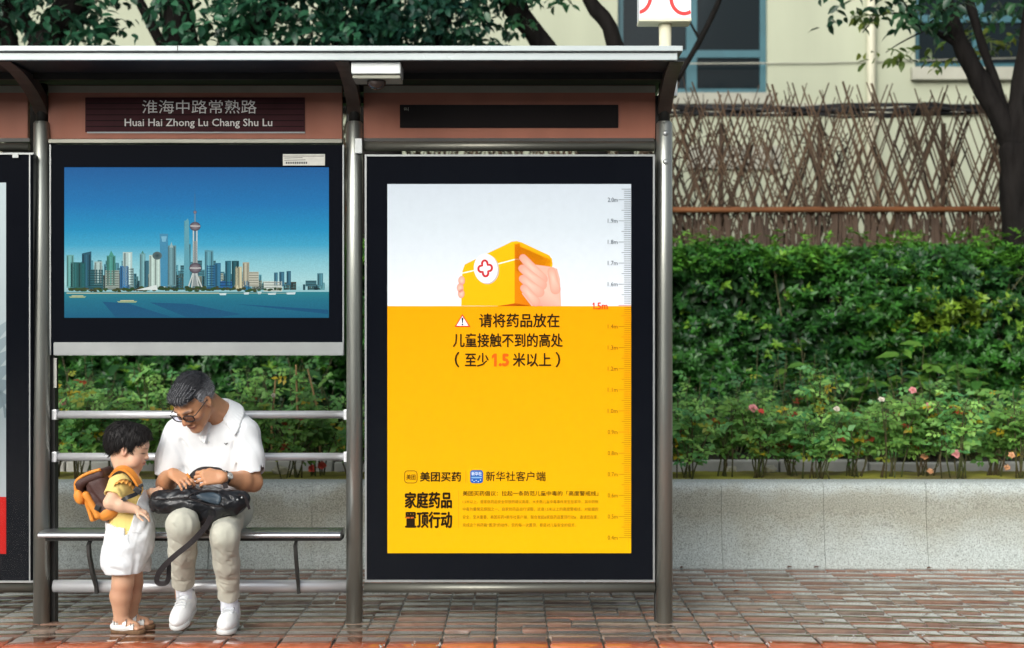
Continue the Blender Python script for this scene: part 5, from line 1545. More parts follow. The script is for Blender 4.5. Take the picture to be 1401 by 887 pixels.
# trunk hidden by the clothes keeps the body one piece
S.cone((-1.42, .02, .60), (-1.40, -.02, .84), .10, .10, .05); S.cone(shR, shL, .045, .045, .04)
for (sh, el, wr) in ((shR, elR, wrR), (shL, elL, wrL)):
    S.chain([sh, el], [.044, .042], .02); m_ = el+(wr-el)*.35
    S.chain([el, m_, wr], [.041, .044, .0255], .015); S.cone(el, el+(wr-el)*.1+A3((0, 0, -.006)), .039, .036, .02)
for (hp_, kn, an) in ((hipR, knR, anR), (hipL, knL, anL)):
    S.chain([hp_, kn, an], [.075, .05, .036], .02)
tipsR = hand(S, wrR, (.66, -.45, -.30), (.25, -.70, .62), -1, .86,
     [(26, 44, 26), (20, 38, 24), (18, 34, 22), (20, 32, 20)], (4, -4, -10, -16), (.9, .35, .6, .9, .1, .25))
tipsL = hand(S, wrL, (-.86, -.28, .02), (.10, -.88, .35), 1, .95,
     [(38, 52, 24), (36, 52, 26), (38, 52, 26), (40, 52, 24)], (0, -3, -6, -9), (.9, .35, .5, 1.0, -.1, .3))
def skin_col(V):
    C = np.tile(A3(SKIN_M), (len(V), 1)); L = (V-HF.o) @ HF.B
    hd = (np.linalg.norm(L, axis=1) < .16).astype(float)
    C = mixc(C, (.40, .17, .11), .5*hd*np.maximum(blob(L, (.045, .07, -.03), (.025, .04, .02)), blob(L, (-.045, .07, -.03), (.025, .04, .02))))
    C = mixc(C, (.42, .15, .10), .7*hd*blob(L, (0, .11, -.03), (.018, .02, .016)))
    lip = hd*np.clip(blob(L, (0, .095, -.070), (.024, .03, .0085))*1.6, 0, 1); C = mixc(C, (.30, .09, .075), .75*lip)
    C = mixc(C, (.12, .03, .03), hd*np.clip(blob(L, (0, .095, -.0695), (.022, .02, .0022))*1.3, 0, 1))
    for sx in (1, -1):
        brow = np.clip(blob(L, (sx*.031, .085, .0265), (.019, .03, .0050))*1.5, 0, 1); C = mixc(C, (.07, .06, .06), .8*hd*brow)
        lid = np.clip(blob(L, (sx*.031, .088, -.0045), (.0125, .02, .0026))*1.5, 0, 1); C = mixc(C, (.03, .02, .02), .9*hd*lid)
        C = mixc(C, (.30, .14, .09), .45*hd*blob(L, (sx*.031, .08, -.016), (.016, .03, .007)))
    C = mixc(C, (.30, .20, .15), .30*hd*blob(L, (0, .07, -.085), (.05, .05, .03)))
    # pink knuckles and paler nails
    for t in list(tipsR)+list(tipsL): C = mixc(C, (.56, .30, .21), .6*np.exp(-((np.linalg.norm(V-A3(t), axis=1)/.010)**2)))
    return C
body_m = S.build('body', M['skin'], man, skin_col)

def strands(V, Q, F, flow, n, ln, r, seed, keep=None):
    """loose tapered hairs laid along the surface and lifted at the tip"""
    rg = np.random.default_rng(seed); a, b, c = V[Q[:, 0]], V[Q[:, 1]], V[Q[:, 2]]; nn = unit(np.cross(b-a, c-a)); ct = (a+c)/2
    i = rg.integers(0, len(Q), n); P, N_ = ct[i], nn[i]
    Vs, Fs = [], []
    for p, m_ in zip(P, N_):
        L = F.B.T @ (p-F.o); d = F.B @ flow(L) + rg.normal(0, .22, 3); d = d-m_*(d@m_); d /= np.linalg.norm(d)+1e-9; s_ = np.cross(d, m_); l = ln*rg.uniform(.5, 1.2); k = len(Vs)*0+sum(len(v) for v in Vs)
        lift = rg.uniform(.0, .22)
        rows = []
        for t, w_ in ((0, 1), (.45, .9), (.8, .55), (1, .08)):
            q = p + d*l*t - m_*.0012 + m_*(lift*l*t*t*.6 + .0016*min(1, t*3)); rr_ = r*w_
            rows += [q+s_*rr_, q+m_*rr_, q-s_*rr_]
        Vs.append(np.array(rows))
        for j in range(3):
            for e in range(3): Fs.append((k+j*3+e, k+j*3+(e+1) % 3, k+(j+1)*3+(e+1) % 3, k+(j+1)*3+e))
    return np.concatenate(Vs), np.array(Fs)
def build_hair(h, F, flow, n, ln, r, parent, colf, seed):
    V, Q = h.mesh(); v2, f2 = strands(V, Q, F, flow, n, ln, r, seed)
    VV = np.concatenate([V, v2]).astype(np.float32); QQ = np.concatenate([Q, f2+len(V)])
    return link_mesh('hair', raw_mesh('hair', VV, QQ, colf(VV), smooth=True), M['hair'], parent, smooth=True)
# hair: short, combed back and across, black with grey sides
def hair_man():
    h = SDF(HF.o-.17, HF.o+A3((.17, .17, .19)), .0026)
    h.ell(HF, (0, -.020, .036), (.083, .103, .093), .01); h.ell(HF, (0, .045, .088), (.058, .045, .030), .03); h.ell(HF, (.0, -.05, .03), (.080, .075, .085), .03)
    h.ell(HF, (.03, .055, .080), (.04, .035, .022), .02)
    def cut(X, Y, Z):
        x, y, z = h.loc((X, Y, Z), HF, (0, 0, 0))
        front = y - .2
        side = (.004 - z) + .9*np.clip(y-.030, 0, .2) - .55*np.clip(-y-.01, 0, .10) - .018*np.exp(-((y-.012)/.012)**2)
        side = side + .0035*np.sin(y*260)
        
        return np.maximum(side, np.minimum(y-.046+.25*np.abs(x), .070+.06*np.abs(x)-z+.003*np.sin(x*150)))
    h.fn(cut, k=.006)
    for sx in (1, -1): h.ell(HF, (sx*.080, -.010, -.006), (.016, .021, .030), .004, 's')
    # strands
    X, Y, Z = np.meshgrid(*h.ax, indexing='ij', sparse=True); x, y, z = h.loc((X, Y, Z), HF, (0, 0, 0))
    u = x*1.0+.25*y
    h.D += np.where(np.abs(h.D) < .03, (.0007)*np.sin(u*300+5*np.sin(y*30+z*20))+(.0008)*np.sin(u*640+y*90+6*np.sin(z*33+y*25)), 0).astype(np.float32)
    def colf(V):
        L = (V-HF.o) @ HF.B; n_ = len(V)
        gy = np.clip((.080-L[:, 2])/.07, 0, 1)*.90 + .03
        u = L[:, 0]*1.0+.25*L[:, 1]
        st = .5+.5*np.sin(u*520+4*np.sin(L[:, 1]*35+L[:, 2]*25)); st2 = .5+.5*np.sin(u*1100+7*np.sin(L[:, 2]*55))
        g = np.clip(gy*(.35+.9*st*st2)+.38*(st > .93)*(L[:, 1] > .0), 0, 1)
        return mixc(np.tile(A3((.016, .016, .020)), (n_, 1)), (.50, .51, .54), g)
    return build_hair(h, HF, lambda L: np.array((L[0]*3+.25, -.75 if L[2] > .05 else -.9, -.25-3*max(0, .04-L[2]))), 2600, .026, .0010, man, colf, 5)
hair_man()

# polo shirt
S = SDF((-1.80, -.44, .38), (-1.06, .26, 1.12), .0040)
S.box(Frame((-1.403, -.045, .84)), (0, 0, 0), (.172, .112, .13), .10, .04)
S.box(Frame((-1.415, -.015, .64)), (0, 0, 0), (.160, .135, .20), .10, .05)
S.cone(shR+A3((.01, 0, -.012)), shL+A3((-.01, 0, -.012)), .064, .064, .05)
S.cone(shR+A3((.02, .01, .0)), neck0+A3((-.02, .02, -.012)), .054, .056, .05); S.cone(shL+A3((-.02, .01, .0)), neck0+A3((.02, .02, -.012)), .054, .056, .05)
S.ell(Frame((-1.385, .01, .93)), (0, 0, 0), (.14, .085, .085), .05)     # rounded upper back
S.ell(Frame((-1.400, -.13, .60)), (0, 0, 0), (.13, .07, .09), .06)      # loose front over the belly
S.ell(Frame((-1.250, -.03, .545)), (0, 0, 0), (.055, .10, .115), .05)    # tail hanging beside the hip
S.ell(Frame((-1.560, .0, .56)), (0, 0, 0), (.05, .09, .10), .05)
hemR, hemL = shR+(elR-shR)*.86+A3((-.010, -.008, -.004)), shL+(elL-shL)*.84+A3((.010, -.008, 0))
for (sh, hm, el) in ((shR, hemR, elR), (shL, hemL, elL)):
    S.chain([sh+A3((0, 0, -.005)), sh+(hm-sh)*.55, hm+(el-sh)*.12], [.062, .060, .062], .055)
for (sh, hm, el) in ((shR, hemR, elR), (shL, hemL, elL)):       # cut the sleeves square at the hem
    n_ = (el-sh)/np.linalg.norm(el-sh); out_ = -1 if sh is shR else 1
    xlim = hm[0]-out_*.075
    def cutf(X, Y, Z, hm=hm, n_=n_, out_=out_, xlim=xlim):
        return np.minimum((X-hm[0])*n_[0]+(Y-hm[1])*n_[1]+(Z-hm[2])*n_[2], (X-xlim)*out_)
    S.fn(cutf, k=.004)
    S.cone(hm+n_*.02, hm-n_*.05, .050, .047, .003, 's')             # open cuff
S.ripple(.0042, 22, 3, (1, 1, .5)); S.ripple(.0024, 55, 8, (1, 1, .45))
for (a, b_, am, w_) in (((-1.525, -.155, .87), (-1.43, -.165, .70), .009, .014), ((-1.55, -.14, .80), (-1.46, -.155, .66), .008, .012), ((-1.285, -.15, .86), (-1.31, -.165, .70), .008, .013),
                    ((-1.268, -.14, .83), (-1.272, -.15, .60), .015, .013), ((-1.39, -.165, .76), (-1.35, -.17, .62), .007, .012), 
                    ((-1.543, -.13, .84), (-1.540, -.14, .66), .014, .013), ((-1.24, -.14, .70), (-1.33, -.165, .66), .006, .012),
                    ((-1.23, -.10, .62), (-1.215, -.11, .46), .010, .012), ((-1.20, -.08, .60), (-1.195, -.09, .47), .008, .010), ((-1.46, -.17, .70), (-1.36, -.18, .655), .006, .012)):
    S.fold(a, b_, am, w_)
nax = HF.w((0, -.03, -.05))-neck0; nax = nax/np.linalg.norm(nax)
S.cone(neck0+nax*.02, HF.w((0, -.02, -.06)), .058, .075, .010, 's')
S.cone(neck0+A3((-.02, -.06, .02)), neck0+A3((-.03, -.115, -.06)), .026, .006, .010, 's')     # open placket
S.fn(lambda X, Y, Z: .425-Z, k=.01)
shirt = S.build('polo_shirt', M['white_cloth'], man)
# collar
def collar():
    c = SDF((-1.54, -.30, .84), (-1.20, .12, 1.16), .0026)
    up_ = nax*.55+A3((0, .10, .75)); up_ = up_/np.linalg.norm(up_)
    x_ = np.cross(up_, A3((0, 1, 0))); x_ = -x_/np.linalg.norm(x_) if x_[0] < 0 else x_/np.linalg.norm(x_)
    y_ = np.cross(up_, x_)
    A = neck0 + nax*.030 + A3((.002, .004, .004)); n_ = 36; a_max = 150
    if y_[1] < 0: y_ = -y_
    P0, P1 = [], []
    for i in range(n_+1):
        a = R(-a_max+2*a_max*i/n_); t = abs(a)/R(a_max)
        r0 = .0705; p = A + (x_*math.sin(a)*r0 + y_*math.cos(a)*r0*1.02) + up_*(.030-.050*t**2.2)
        o = x_*math.sin(a)+y_*math.cos(a)
        q = p + o*(.036+.016*t) - up_*(.036+.016*t)
        if t > .8: q = q + o*.02*(t-.8)/.2 - up_*.012*(t-.8)/.2
        P0.append(p); P1.append(q)
    for i in range(n_):
        c.cone(P0[i], P0[i+1], .0050, .0050, .004)
        for q in np.linspace(.1, 1, 10):
            c.cone(P0[i]+(P1[i]-P0[i])*q, P0[i+1]+(P1[i+1]-P0[i+1])*q, .0052, .0052, .010)
        c.cone(P0[i]-up_*.03, P0[i+1]-up_*.03, .0060, .0060, .025)
    return c.build('collar', M['white_cloth'], shirt)
collar()
b = MB()
ep = at(309, 607.5, -.21)
# dark bird-shaped mark on the chest
def surf_y(V, x, z):
    m = (np.abs(V[:, 0]-x) < .006) & (np.abs(V[:, 2]-z) < .006)
    return V[m][:, 1].min() if m.any() else -.2
SV = np.empty(len(shirt.data.vertices)*3, np.float32); shirt.data.vertices.foreach_get('co', SV); SV = SV.reshape(-1, 3)
ye = surf_y(SV, ep.x, ep.z)-.0025
ep = at(309, 607.5, ye); sc_ = .0034
tri = [(-3, 1.6), (-1.6, 1.0), (-.4, .2), (.2, .3), (1.4, 1.2), (3, 1.3), (1.8, -.1), (.9, -.6), (.2, -1.5), (-.6, -.8), (-1.6, .1)]
t = bmesh.new(); vs = [t.verts.new((ep.x+x*sc_, ye, ep.z+z*sc_)) for x, z in tri]; f = t.faces.new(vs)
ex = bmesh.ops.extrude_face_region(t, geom=[f]); bmesh.ops.translate(t, verts=[v for v in ex['geom'] if isinstance(v, bmesh.types.BMVert)], vec=(0, .006, 0)); b.absorb(t)
b.build('chest_emblem', M['black'], shirt)
for (px, py) in ((283.5, 594), (283, 606)):
    p = at(px, py, -.2); yb = surf_y(SV, p.x, p.z); b = MB(); b.ball((p.x, yb, p.z), .0045, 10, 6, (1, .5, 1)); b.build('button', M['watch_face'], shirt)

# trousers
S = SDF((-1.72, -.54, .10), (-1.08, .22, .70), .0038)
S.cone((-1.50, .03, .53), (-1.34, .03, .53), .105, .105, .05); S.ell(Frame((-1.42, .04, .52)), (0, 0, 0), (.17, .13, .10), .05)
def leg(hp_, kn, an, rk, rh, hemz):
    v = (an-kn); t = (hemz-kn[2])/v[2]; hm = kn+v*t
    S.cone(hp_+A3((0, -.03, 0)), kn+A3((0, .012, .0)), .088, rk, .03)
    m_ = kn+(hm-kn)*.45
    S.chain([kn, m_, hm, hm+(hm-m_)*.25], [rk, rk*.90, rh, rh*1.02], .02)
    return hm
hmR = leg(hipR, knR, anR, .069, .049, .215); hmL = leg(hipL, knL, anL, .065, .047, .158)
for (kn, an, hm, sd) in ((knR, anR, hmR, -1), (knL, anL, hmL, 1)):
    n_ = (hm-kn)/np.linalg.norm(hm-kn)
    xm = (-1.385)
    S.fn(lambda X, Y, Z, hm=hm, n_=n_, sd=sd: np.minimum((X-hm[0])*n_[0]+(Y-hm[1])*n_[1]+(Z-hm[2])*n_[2], (X-xm)*sd), k=.004)
    r_ = .060
    for i, (t, a0, am) in enumerate(((.16, .5, .005), (.30, -.6, .005), (.52, .7, .005), (.70, -.5, .006), (.82, .6, .006), (.92, -.3, .005))):    # creases across the shin
        c = kn+(hm-kn)*t; sg = 1 if i % 2 else -1
        S.fold(c+A3((sg*r_, -.035, .03+a0*.08)), c+A3((-sg*r_*.15, -.066, -.03-a0*.08)), am, .011)
    S.fold(kn+A3((-.045, -.07, .0)), kn+A3((.0, -.06, -.16)), .007, .014); S.fold(kn+A3((.04, -.065, .02)), kn+A3((.03, -.06, -.2)), .007, .014)
    for q in (-.05, -.015, .025, .055): S.fold(kn+A3((q, .02, .078)), kn+A3((q*1.5+.02*sd, .16, .085)), .007, .013)
    for q in (-1, 1): S.fold(kn+A3((q*.06, .05, .02)), kn+A3((q*.075, .16, .05)), .008, .014)
rq = np.random.default_rng(8)
for (kn, hm) in ((knR, hmR), (knL, hmL)):
    for i in range(15):     # fine drag lines running down and across the shins
        c = kn+(hm-kn)*rq.uniform(-.05, .9); a = rq.uniform(-1.3, 1.3); l = rq.uniform(.03, .07); u_ = A3((math.sin(a)*.055, -.062, 0)); dz = rq.uniform(-.8, -.25)
        S.fold(c+u_+A3((-l*.5, 0, -dz*l*.6)), c+u_+A3((l*.5, 0, dz*l*.6)), rq.uniform(.0025, .0055), rq.uniform(.005, .009))
S.ripple(.0024, 38, 11, (1, 1, .45)); S.ripple(.0016, 85, 12, (1, 1, .5))
# hollow the cuffs
S.cone(hmR-(knR-hmR)*.25, hmR+(knR-hmR)*.12, .043, .043, .002, 's'); S.cone(hmL-(knL-hmL)*.25, hmL+(knL-hmL)*.12, .041, .041, .002, 's')
tro = S.build('trousers', M['khaki'], man)

# socks and trainers
def trainer(heel, toe, an, shin_dir, lift):
    heel, toe = A3(heel), A3(toe); f = toe-heel; Lf = np.linalg.norm(f); f = f/Lf
    x = np.cross(f, A3((0, 0, 1))); x /= np.linalg.norm(x); z = np.cross(x, f)
    F = Frame(heel, -x, f, z); k = Lf/.285
    lo = np.minimum(heel, toe)-.10; hi = np.maximum(heel, toe)+A3((.1, .1, .2)); lo[2] = -.005
    s_ = SDF(lo, hi, .0028)
    s_.ell(F, (0, .205*k, .040), (.0425, .085*k, .038), .02); s_.ell(F, (0, .135*k, .052), (.039, .085*k, .046), .03); s_.ell(F, (0, .055*k, .05), (.037, .058*k, .052), .03)
    s_.cone(F.w((0, .060*k, .07)), F.w((0, .070*k, .105)), .040, .042, .02)
    s_.cone(F.w((0, .066*k, .095)), F.w((0, .070*k, .16)), .034, .04, .006, 's')
    s_.cone(F.w((0, .115*k, .100)), F.w((0, .07*k, .125)), .014, .016, .012)          # tongue
    s_.fn(lambda X, Y, Z: -(s_.loc((X, Y, Z), F, (0, 0, .012))[2]), k=.003)
    for q in (.13, .155, .18): s_.cone(F.w((-.03, q*k, .083-.5*(q-.13))), F.w((.03, q*k, .083-.5*(q-.13))), .004, .004, .004)
    s_.cone(F.w((-.048, .17*k, .02)), F.w((-.020, .10*k, .075)), .0022, .0022, .005, 's'); s_.cone(F.w((.048, .17*k, .02)), F.w((.020, .10*k, .075)), .0022, .0022, .005, 's')
    s_.cone(F.w((-.04, .245*k, .035)), F.w((.04, .245*k, .035)), .002, .002, .004, 's')
    up = s_.build('trainer', M['shoe'], man)
    q = SDF(lo, hi, .0028)
    q.cone(F.w((0, .044*k, .012)), F.w((0, .205*k, .012)), .0365, .043, .01); q.ell(F, (0, .215*k, .012), (.0435, .070*k, .03), .01)
    q.fn(lambda X, Y, Z: np.abs(q.loc((X, Y, Z), F, (0, 0, .012))[2])-.0125, k=.004)
    q.build('sole', M['sole'], up)
    for j, yy in enumerate((.125, .147, .169, .19)):
        b = MB(); zz = .106-.34*(yy-.125)
        b.tube(bez([F.w((-.026, yy*k, zz-.002)), F.w((-.012, (yy+.003)*k, zz+.008)), F.w((.012, (yy-.003)*k, zz+.008)), F.w((.026, yy*k, zz-.002))], 5), .0036, 6); b.build('lace', M['stitch'], up)
    return F
FR = trainer(at(262, 833, -.075), at(240, 864.5, -.315), anR, None, 0); FL_ = trainer((-1.300, -.115, .008), (-1.296, -.345, .004), anL, None, 0)
for (F, kn, hm, an) in ((FR, knR, hmR, anR), (FL_, knL, hmL, anL)):
    ft = F.w((0, .07, .045)); n_ = (kn-an)/np.linalg.norm(kn-an)
    s_ = SDF(np.minimum(ft, hm)-.1, np.maximum(ft, hm)+.12, .003)
    s_.chain([ft, ft*.6+hm*.4+A3((0, .003, 0)), hm+n_*.03], [.037, .036, .043], .02); s_.fn(lambda X, Y, Z: (X-hm[0])*n_[0]+(Y-hm[1])*n_[1]+(Z-hm[2])*n_[2]-.02, k=.002)
    s_.ripple(.0012, 70, 2, (.3, .3, 1))
    so = s_.build('sock', M['sock'], man)
    if F is FL_:
        b = MB(); c = at(317, 831, ft[1]-.045); b.tube([c+Vector((-.013, .002, .004)), c+Vector((0, 0, -.001)), c+Vector((.013, .002, -.004))], [.0025, .0045, .002], 8); b.build('sock_mark', M['black'], so)

# spectacles
gl = MB(); Ls = []
for sx in (1, -1):
    cx = sx*.034; ring = []
    for k in range(25):
        a = 2*math.pi*k/24; px_ = cx+.0275*math.copysign(abs(math.cos(a))**.7, math.cos(a)); pz_ = -.002+.0185*math.copysign(abs(math.sin(a))**.75, math.sin(a))
        ring.append(Vector(HF.w((px_, .1035-.35*abs(px_)**1.0*.35, pz_))))
    gl.tube(ring, .0028, 6, cap=False); Ls.append(ring[:-1])
    gl.tube([HF.w((sx*.060, .0985, .008)), HF.w((sx*.074, .088, .010)), HF.w((sx*.081, .04, .010)), HF.w((sx*.083, -.005, .008)), HF.w((sx*.081, -.03, -.012))], [.0026, .0024, .002, .002, .002], 6)
gl.tube([HF.w((-.008, .1035, .003)), HF.w((0, .107, .007)), HF.w((.008, .1035, .003))], .0022, 6)
spec = gl.build('glasses', M['black'], man)
for r_ in Ls:
    b = MB(); b.poly(r_); b.build('lens', M['lens'], spec)
# wristwatch
n_ = (elL-wrL)/np.linalg.norm(elL-wrL); wc = wrL+n_*.012
b = MB(); u = np.cross(n_, (0, 0, 1)); u /= np.linalg.norm(u); v_ = np.cross(n_, u)
ringp = [[wc + (u*math.cos(a)+v_*math.sin(a))*rr_ + n_*o for (rr_, o) in ((.0310, -.009), (.0330, -.008), (.0330, .008), (.0310, .009))] for a in [2*math.pi*k/24 for k in range(25)]]
b.sweep(ringp, smooth=True, cap=False); wt = b.build('wristwatch', M['webbing'], man)
wd = A3((.05, -.95, .30)); wd -= n_*(wd@n_); wd /= np.linalg.norm(wd); fc = wc+wd*.0335
b = MB(); b.tube([fc-wd*.003, fc+wd*.005], .0165, 24); b.build('watch_case', M['alu'], wt)
b = MB(); b.tube([fc+wd*.0051, fc+wd*.0062], .0138, 24); b.build('dial', M['watch_face'], wt)
for (ang, ln) in ((.5, .009), (2.2, .007)):
    b = MB(); e1 = np.cross(wd, n_); q0 = fc+wd*.0072; b.tube([q0, q0+(n_*math.cos(ang)+e1*math.sin(ang))*ln], .0008, 5); b.build('watch_hand', M['black'], wt)
# ---------------------------------------------------------------- the black bag on his lap
bag = tag(empty('shoulder_bag', (-1.42, -.32, .58)), 'black leather shoulder bag lying across the seated person\'s lap', 'bag')
BY_ = -.345
def bp(px, py, dy=0): return A3(at(px+(6 if px < 240 else 2), py, BY_+dy))
S = SDF((-1.70, -.53, .40), (-1.12, -.14, .80), .0035)
S.cone(bp(215, 686, .0), bp(262, 685, .0), .050, .058, .02); S.cone(bp(214, 688, .09), bp(262, 687, .10), .045, .055, .03)
S.cone(bp(262, 686, .0), bp(318, 686, .03), .058, .040, .03); S.cone(bp(262, 680, .10), bp(322, 684, .08), .055, .042, .03)
S.cone(bp(318, 686, .03), bp(331, 683, .05), .042, .030, .03); S.cone(bp(300, 690, .02), bp(318, 692, .04), .05, .035, .03)
S.ell(Frame(bp(286, 700, .07)), (0, 0, 0), (.085, .10, .085), .04)     # sags between the thighs
S.cone(bp(284, 700, .08), bp(287, 722, .10), .055, .028, .03)
S.box(Frame(bp(208, 687, .045)), (0, 0, 0), (.010, .075, .045), .02, .02)
S.fold(bp(212, 687, -.05), bp(255, 684, -.058), .006, .009); S.fold(bp(255, 684, -.058), bp(300, 694, -.04), .008, .009)
S.ripple(.0050, 34, 21); S.ripple(.0030, 80, 5)
for (a, b_, am, w_) in ((bp(262, 672, -.045), bp(318, 690, -.01), .007, .009), (bp(300, 668, -.02), bp(326, 676, .0), .009, .010), (bp(288, 700, -.03), bp(292, 722, .05), .008, .012),
                        (bp(268, 702, -.03), bp(280, 722, .05), .008, .012), (bp(302, 700, -.01), bp(296, 716, .04), .007, .010), (bp(225, 676, -.05), bp(250, 672, -.04), .004, .01), (bp(310, 678, -.02), bp(322, 692, .0), .008, .008)):
    S.fold(a, b_, am, w_)
body_ = S.build('bag_body', M['leather'], bag)
def drape(px, py, V=[None]):
    """front surface of the bag under a pixel"""
    if V[0] is None:
        v = np.empty(len(body_.data.vertices)*3, np.float32); body_.data.vertices.foreach_get('co', v); V[0] = v.reshape(-1, 3)
    v = V[0]; s_ = (v[:, 1]-CAM_Y)/FPX; qx = v[:, 0]/s_+700.5; qy = 476-(v[:, 2]-CAM_Z)/s_
    m = (np.abs(qx-px) < 3) & (np.abs(qy-py) < 3)
    return v[m][:, 1].min() if m.any() else BY_
def on_bag(px, py, lift=.003): return at(px, py, drape(px, py)-lift)
# slate coloured front panel, zips, handle loop, buckle tab, long strap
def panel(outl, nrows=6):
    """quad patch between two pixel polylines, laid on the bag"""
    up_, dn = outl; V = []; n_ = len(up_)
    for j in range(nrows+1):
        for i in range(n_):
            t = j/nrows; V.append(on_bag(up_[i][0]*(1-t)+dn[i][0]*t, up_[i][1]*(1-t)+dn[i][1]*t, .0035))
    F = [(j*n_+i, j*n_+i+1, (j+1)*n_+i+1, (j+1)*n_+i) for j in range(nrows) for i in range(n_-1)]
    o = link_mesh('slate_panel', raw_mesh('slate_panel', np.array([tuple(v) for v in V]), F, smooth=True), M['leather_blue'], bag, True)
    sm = o.modifiers.new('thickness', 'SOLIDIFY'); sm.thickness = .003; sm.offset = 0
panel(([(268, 678), (276, 675), (284, 674), (292, 674), (300, 677), (303, 680)], [(270, 681), (278, 685), (286, 688), (293, 690), (298, 691), (301, 689)]))
for zz in (([(209, 683), (225, 683), (240, 682), (256, 681), (268, 685), (282, 690), (296, 693), (306, 693)]), ([(256, 681), (262, 676), (270, 673), (284, 671), (298, 673)])):
    b = MB(); b.tube([on_bag(px, py, .002) for px, py in zz], .0028, 6); b.build('zip', M['webbing'], bag)
strap('carry_handle', M['webbing'], bag, bez([on_bag(259, 668, 0), at(262, 652, -.30), at(273, 642.5, -.285), at(290, 641.5, -.285), at(303, 646, -.30), on_bag(309, 668, 0)], 6), [(0, -.55, .8)]*31, .022, .005)
strap('tab', M['webbing'], bag, bez([on_bag(326, 677), at(334, 679, -.345), at(338, 687, -.34), at(341, 697, -.335)], 5), [(.5, -.8, .3)]*16, .012, .004)
b = MB()
for (px, py) in ((325, 684), (331, 681)): b.ball(tuple(on_bag(px, py, .002)), .0055, 10, 6)
b.build('stud', M['alu'], bag)
st = bez([at(289, 706, -.405), at(280, 722, -.47), at(262, 742, -.545), at(240, 760, -.555), at(225, 774, -.54), at(216, 787, -.53), at(214.5, 795, -.525), at(218, 798.5, -.52), at(226, 798, -.515), at(230, 793, -.51), at(231, 782, -.50), at(231, 768, -.485)], 6)
nn = []
for i in range(len(st)):
    t = i/(len(st)-1); nn.append(Vector((.55, -.85, .45)).lerp(Vector((.2, -.95, .1)), t) if t < .5 else Vector((.2, -.95, .1)).lerp(Vector((.85, -.6, .3)), (t-.5)*2))
strap('long_strap', M['webbing'], bag, st, nn, [.024 if i < 30 else .022 for i in range(len(st))], .004)
# small orange cap he is fiddling with
tt = A3(at(257.5, 651.5, -.415)); b = MB(); b.tube([tt+A3((-.006, 0, .010)), tt+A3((.004, -.002, -.002)), tt+A3((.010, -.003, -.010))], [.005, .0055, .004], 14); cap = b.build('candy', M['orange'])
tag(cap, 'tiny orange object held between the fingertips of the seated person', 'small object')

# ---------------------------------------------------------------- the standing child
kid = tag(empty('person', (-1.76, -.27, 0)), 'small child with black hair in yellow shirt and white dungarees standing in profile', 'person')
CB = rotm(R(5), R(9), R(0), [(0, 1, 0), (1, 0, 0), (0, 0, 1)])
CB[:, 0] = np.cross(CB[:, 1], CB[:, 2]) * (1 if np.cross(CB[:, 1], CB[:, 2]) @ CB[:, 0] > 0 else -1)
KO = A3(at(176.5, 616, -.262)); KF = Frame(KO, CB[:, 0], CB[:, 1], CB[:, 2])
c_neck = A3(at(174, 652, -.262))
csN, csF = A3(at(163, 663, -.335)), A3(at(173, 663, -.175))
ceN, cwN = A3(at(151, 688, -.385)), A3(at(187, 697.5, -.375))
ceF, cwF = A3(at(186, 690, -.150)), A3(at(207.5, 673.5, -.235))
chN, chF = A3(at(170, 748, -.285)), A3(at(178, 748, -.175))
ckN, ckF = A3(at(168, 798, -.283)), A3(at(181, 798, -.165))
caN, caF = A3(at(165.5, 847, -.262)), A3(at(178, 845, -.155))
S = SDF((-2.05, -.48, 0), (-1.52, -.05, 1.0), .0028)
head(S, KF, .86, True)
S.cone(KF.w((0, -.03, -.04)), c_neck, .046, .042, .02)
S.cone(c_neck+A3((0, 0, -.03)), A3(at(176, 720, -.26)), .052, .078, .04); S.cone(csN, csF, .032, .032, .03)
S.chain([csN, ceN], [.034, .0295], .015); S.chain([ceN, ceN+(cwN-ceN)*.4, cwN], [.030, .030, .0195], .012)
S.chain([csF, ceF], [.034, .029], .015); S.chain([ceF, cwF], [.029, .0195], .012)
for (h_, k_, a_) in ((chN, ckN, caN), (chF, ckF, caF)):
    S.chain([h_, k_], [.060, .048], .02); cf = k_+(a_-k_)*.35+A3((-.006, 0, 0))
    S.chain([k_, cf, a_], [.045, .048, .031], .015)
def kid_foot(a_, toe):
    a_, toe = A3(a_), A3(toe); f = toe-a_*A3((1, 1, 0)); f[2] = 0; f /= np.linalg.norm(f); x = np.cross(f, A3((0, 0, 1)))
    F = Frame(A3((a_[0], a_[1], 0)), -x, f, (0, 0, 1))
    S.cone(a_, F.w((0, -.018, .034)), .026, .022, .012); S.cone(a_+A3((0, 0, -.005)), F.w((0, .070, .030)), .026, .017, .02); S.cone(F.w((0, -.012, .032)), F.w((0, .062, .028)), .022, .025, .015)
    for i, o in enumerate((-.018, -.008, .002, .011, .0205)):
        S.cone(F.w((o*1.05, .070, .026)), F.w((o*1.15, .096-.003*abs(i-3.2), .0245)), .009, .0075 if i < 4 else .0095, .004)
    return F
KFn = kid_foot(caN, caN+A3((.12, -.018, 0))); KFf = kid_foot(caF, caF+A3((.12, .0, 0)))
tn = hand(S, cwN, (.86, -.08, -.38), (.25, -.45, .85), 1, .50, [(10, 18, 12), (26, 26, 16), (34, 30, 18), (36, 32, 18)], (10, 2, -6, -12), (.8, .7, .3, .9, .2, .2), .014)
tf = hand(S, cwF, (.80, -.45, .40), (-.25, -.35, .90), 1, .50, [(40, 60, 30), (42, 62, 30), (44, 62, 30), (46, 60, 30)], (4, 0, -4, -8), (.9, .3, .5, .9, .0, .4), .014)
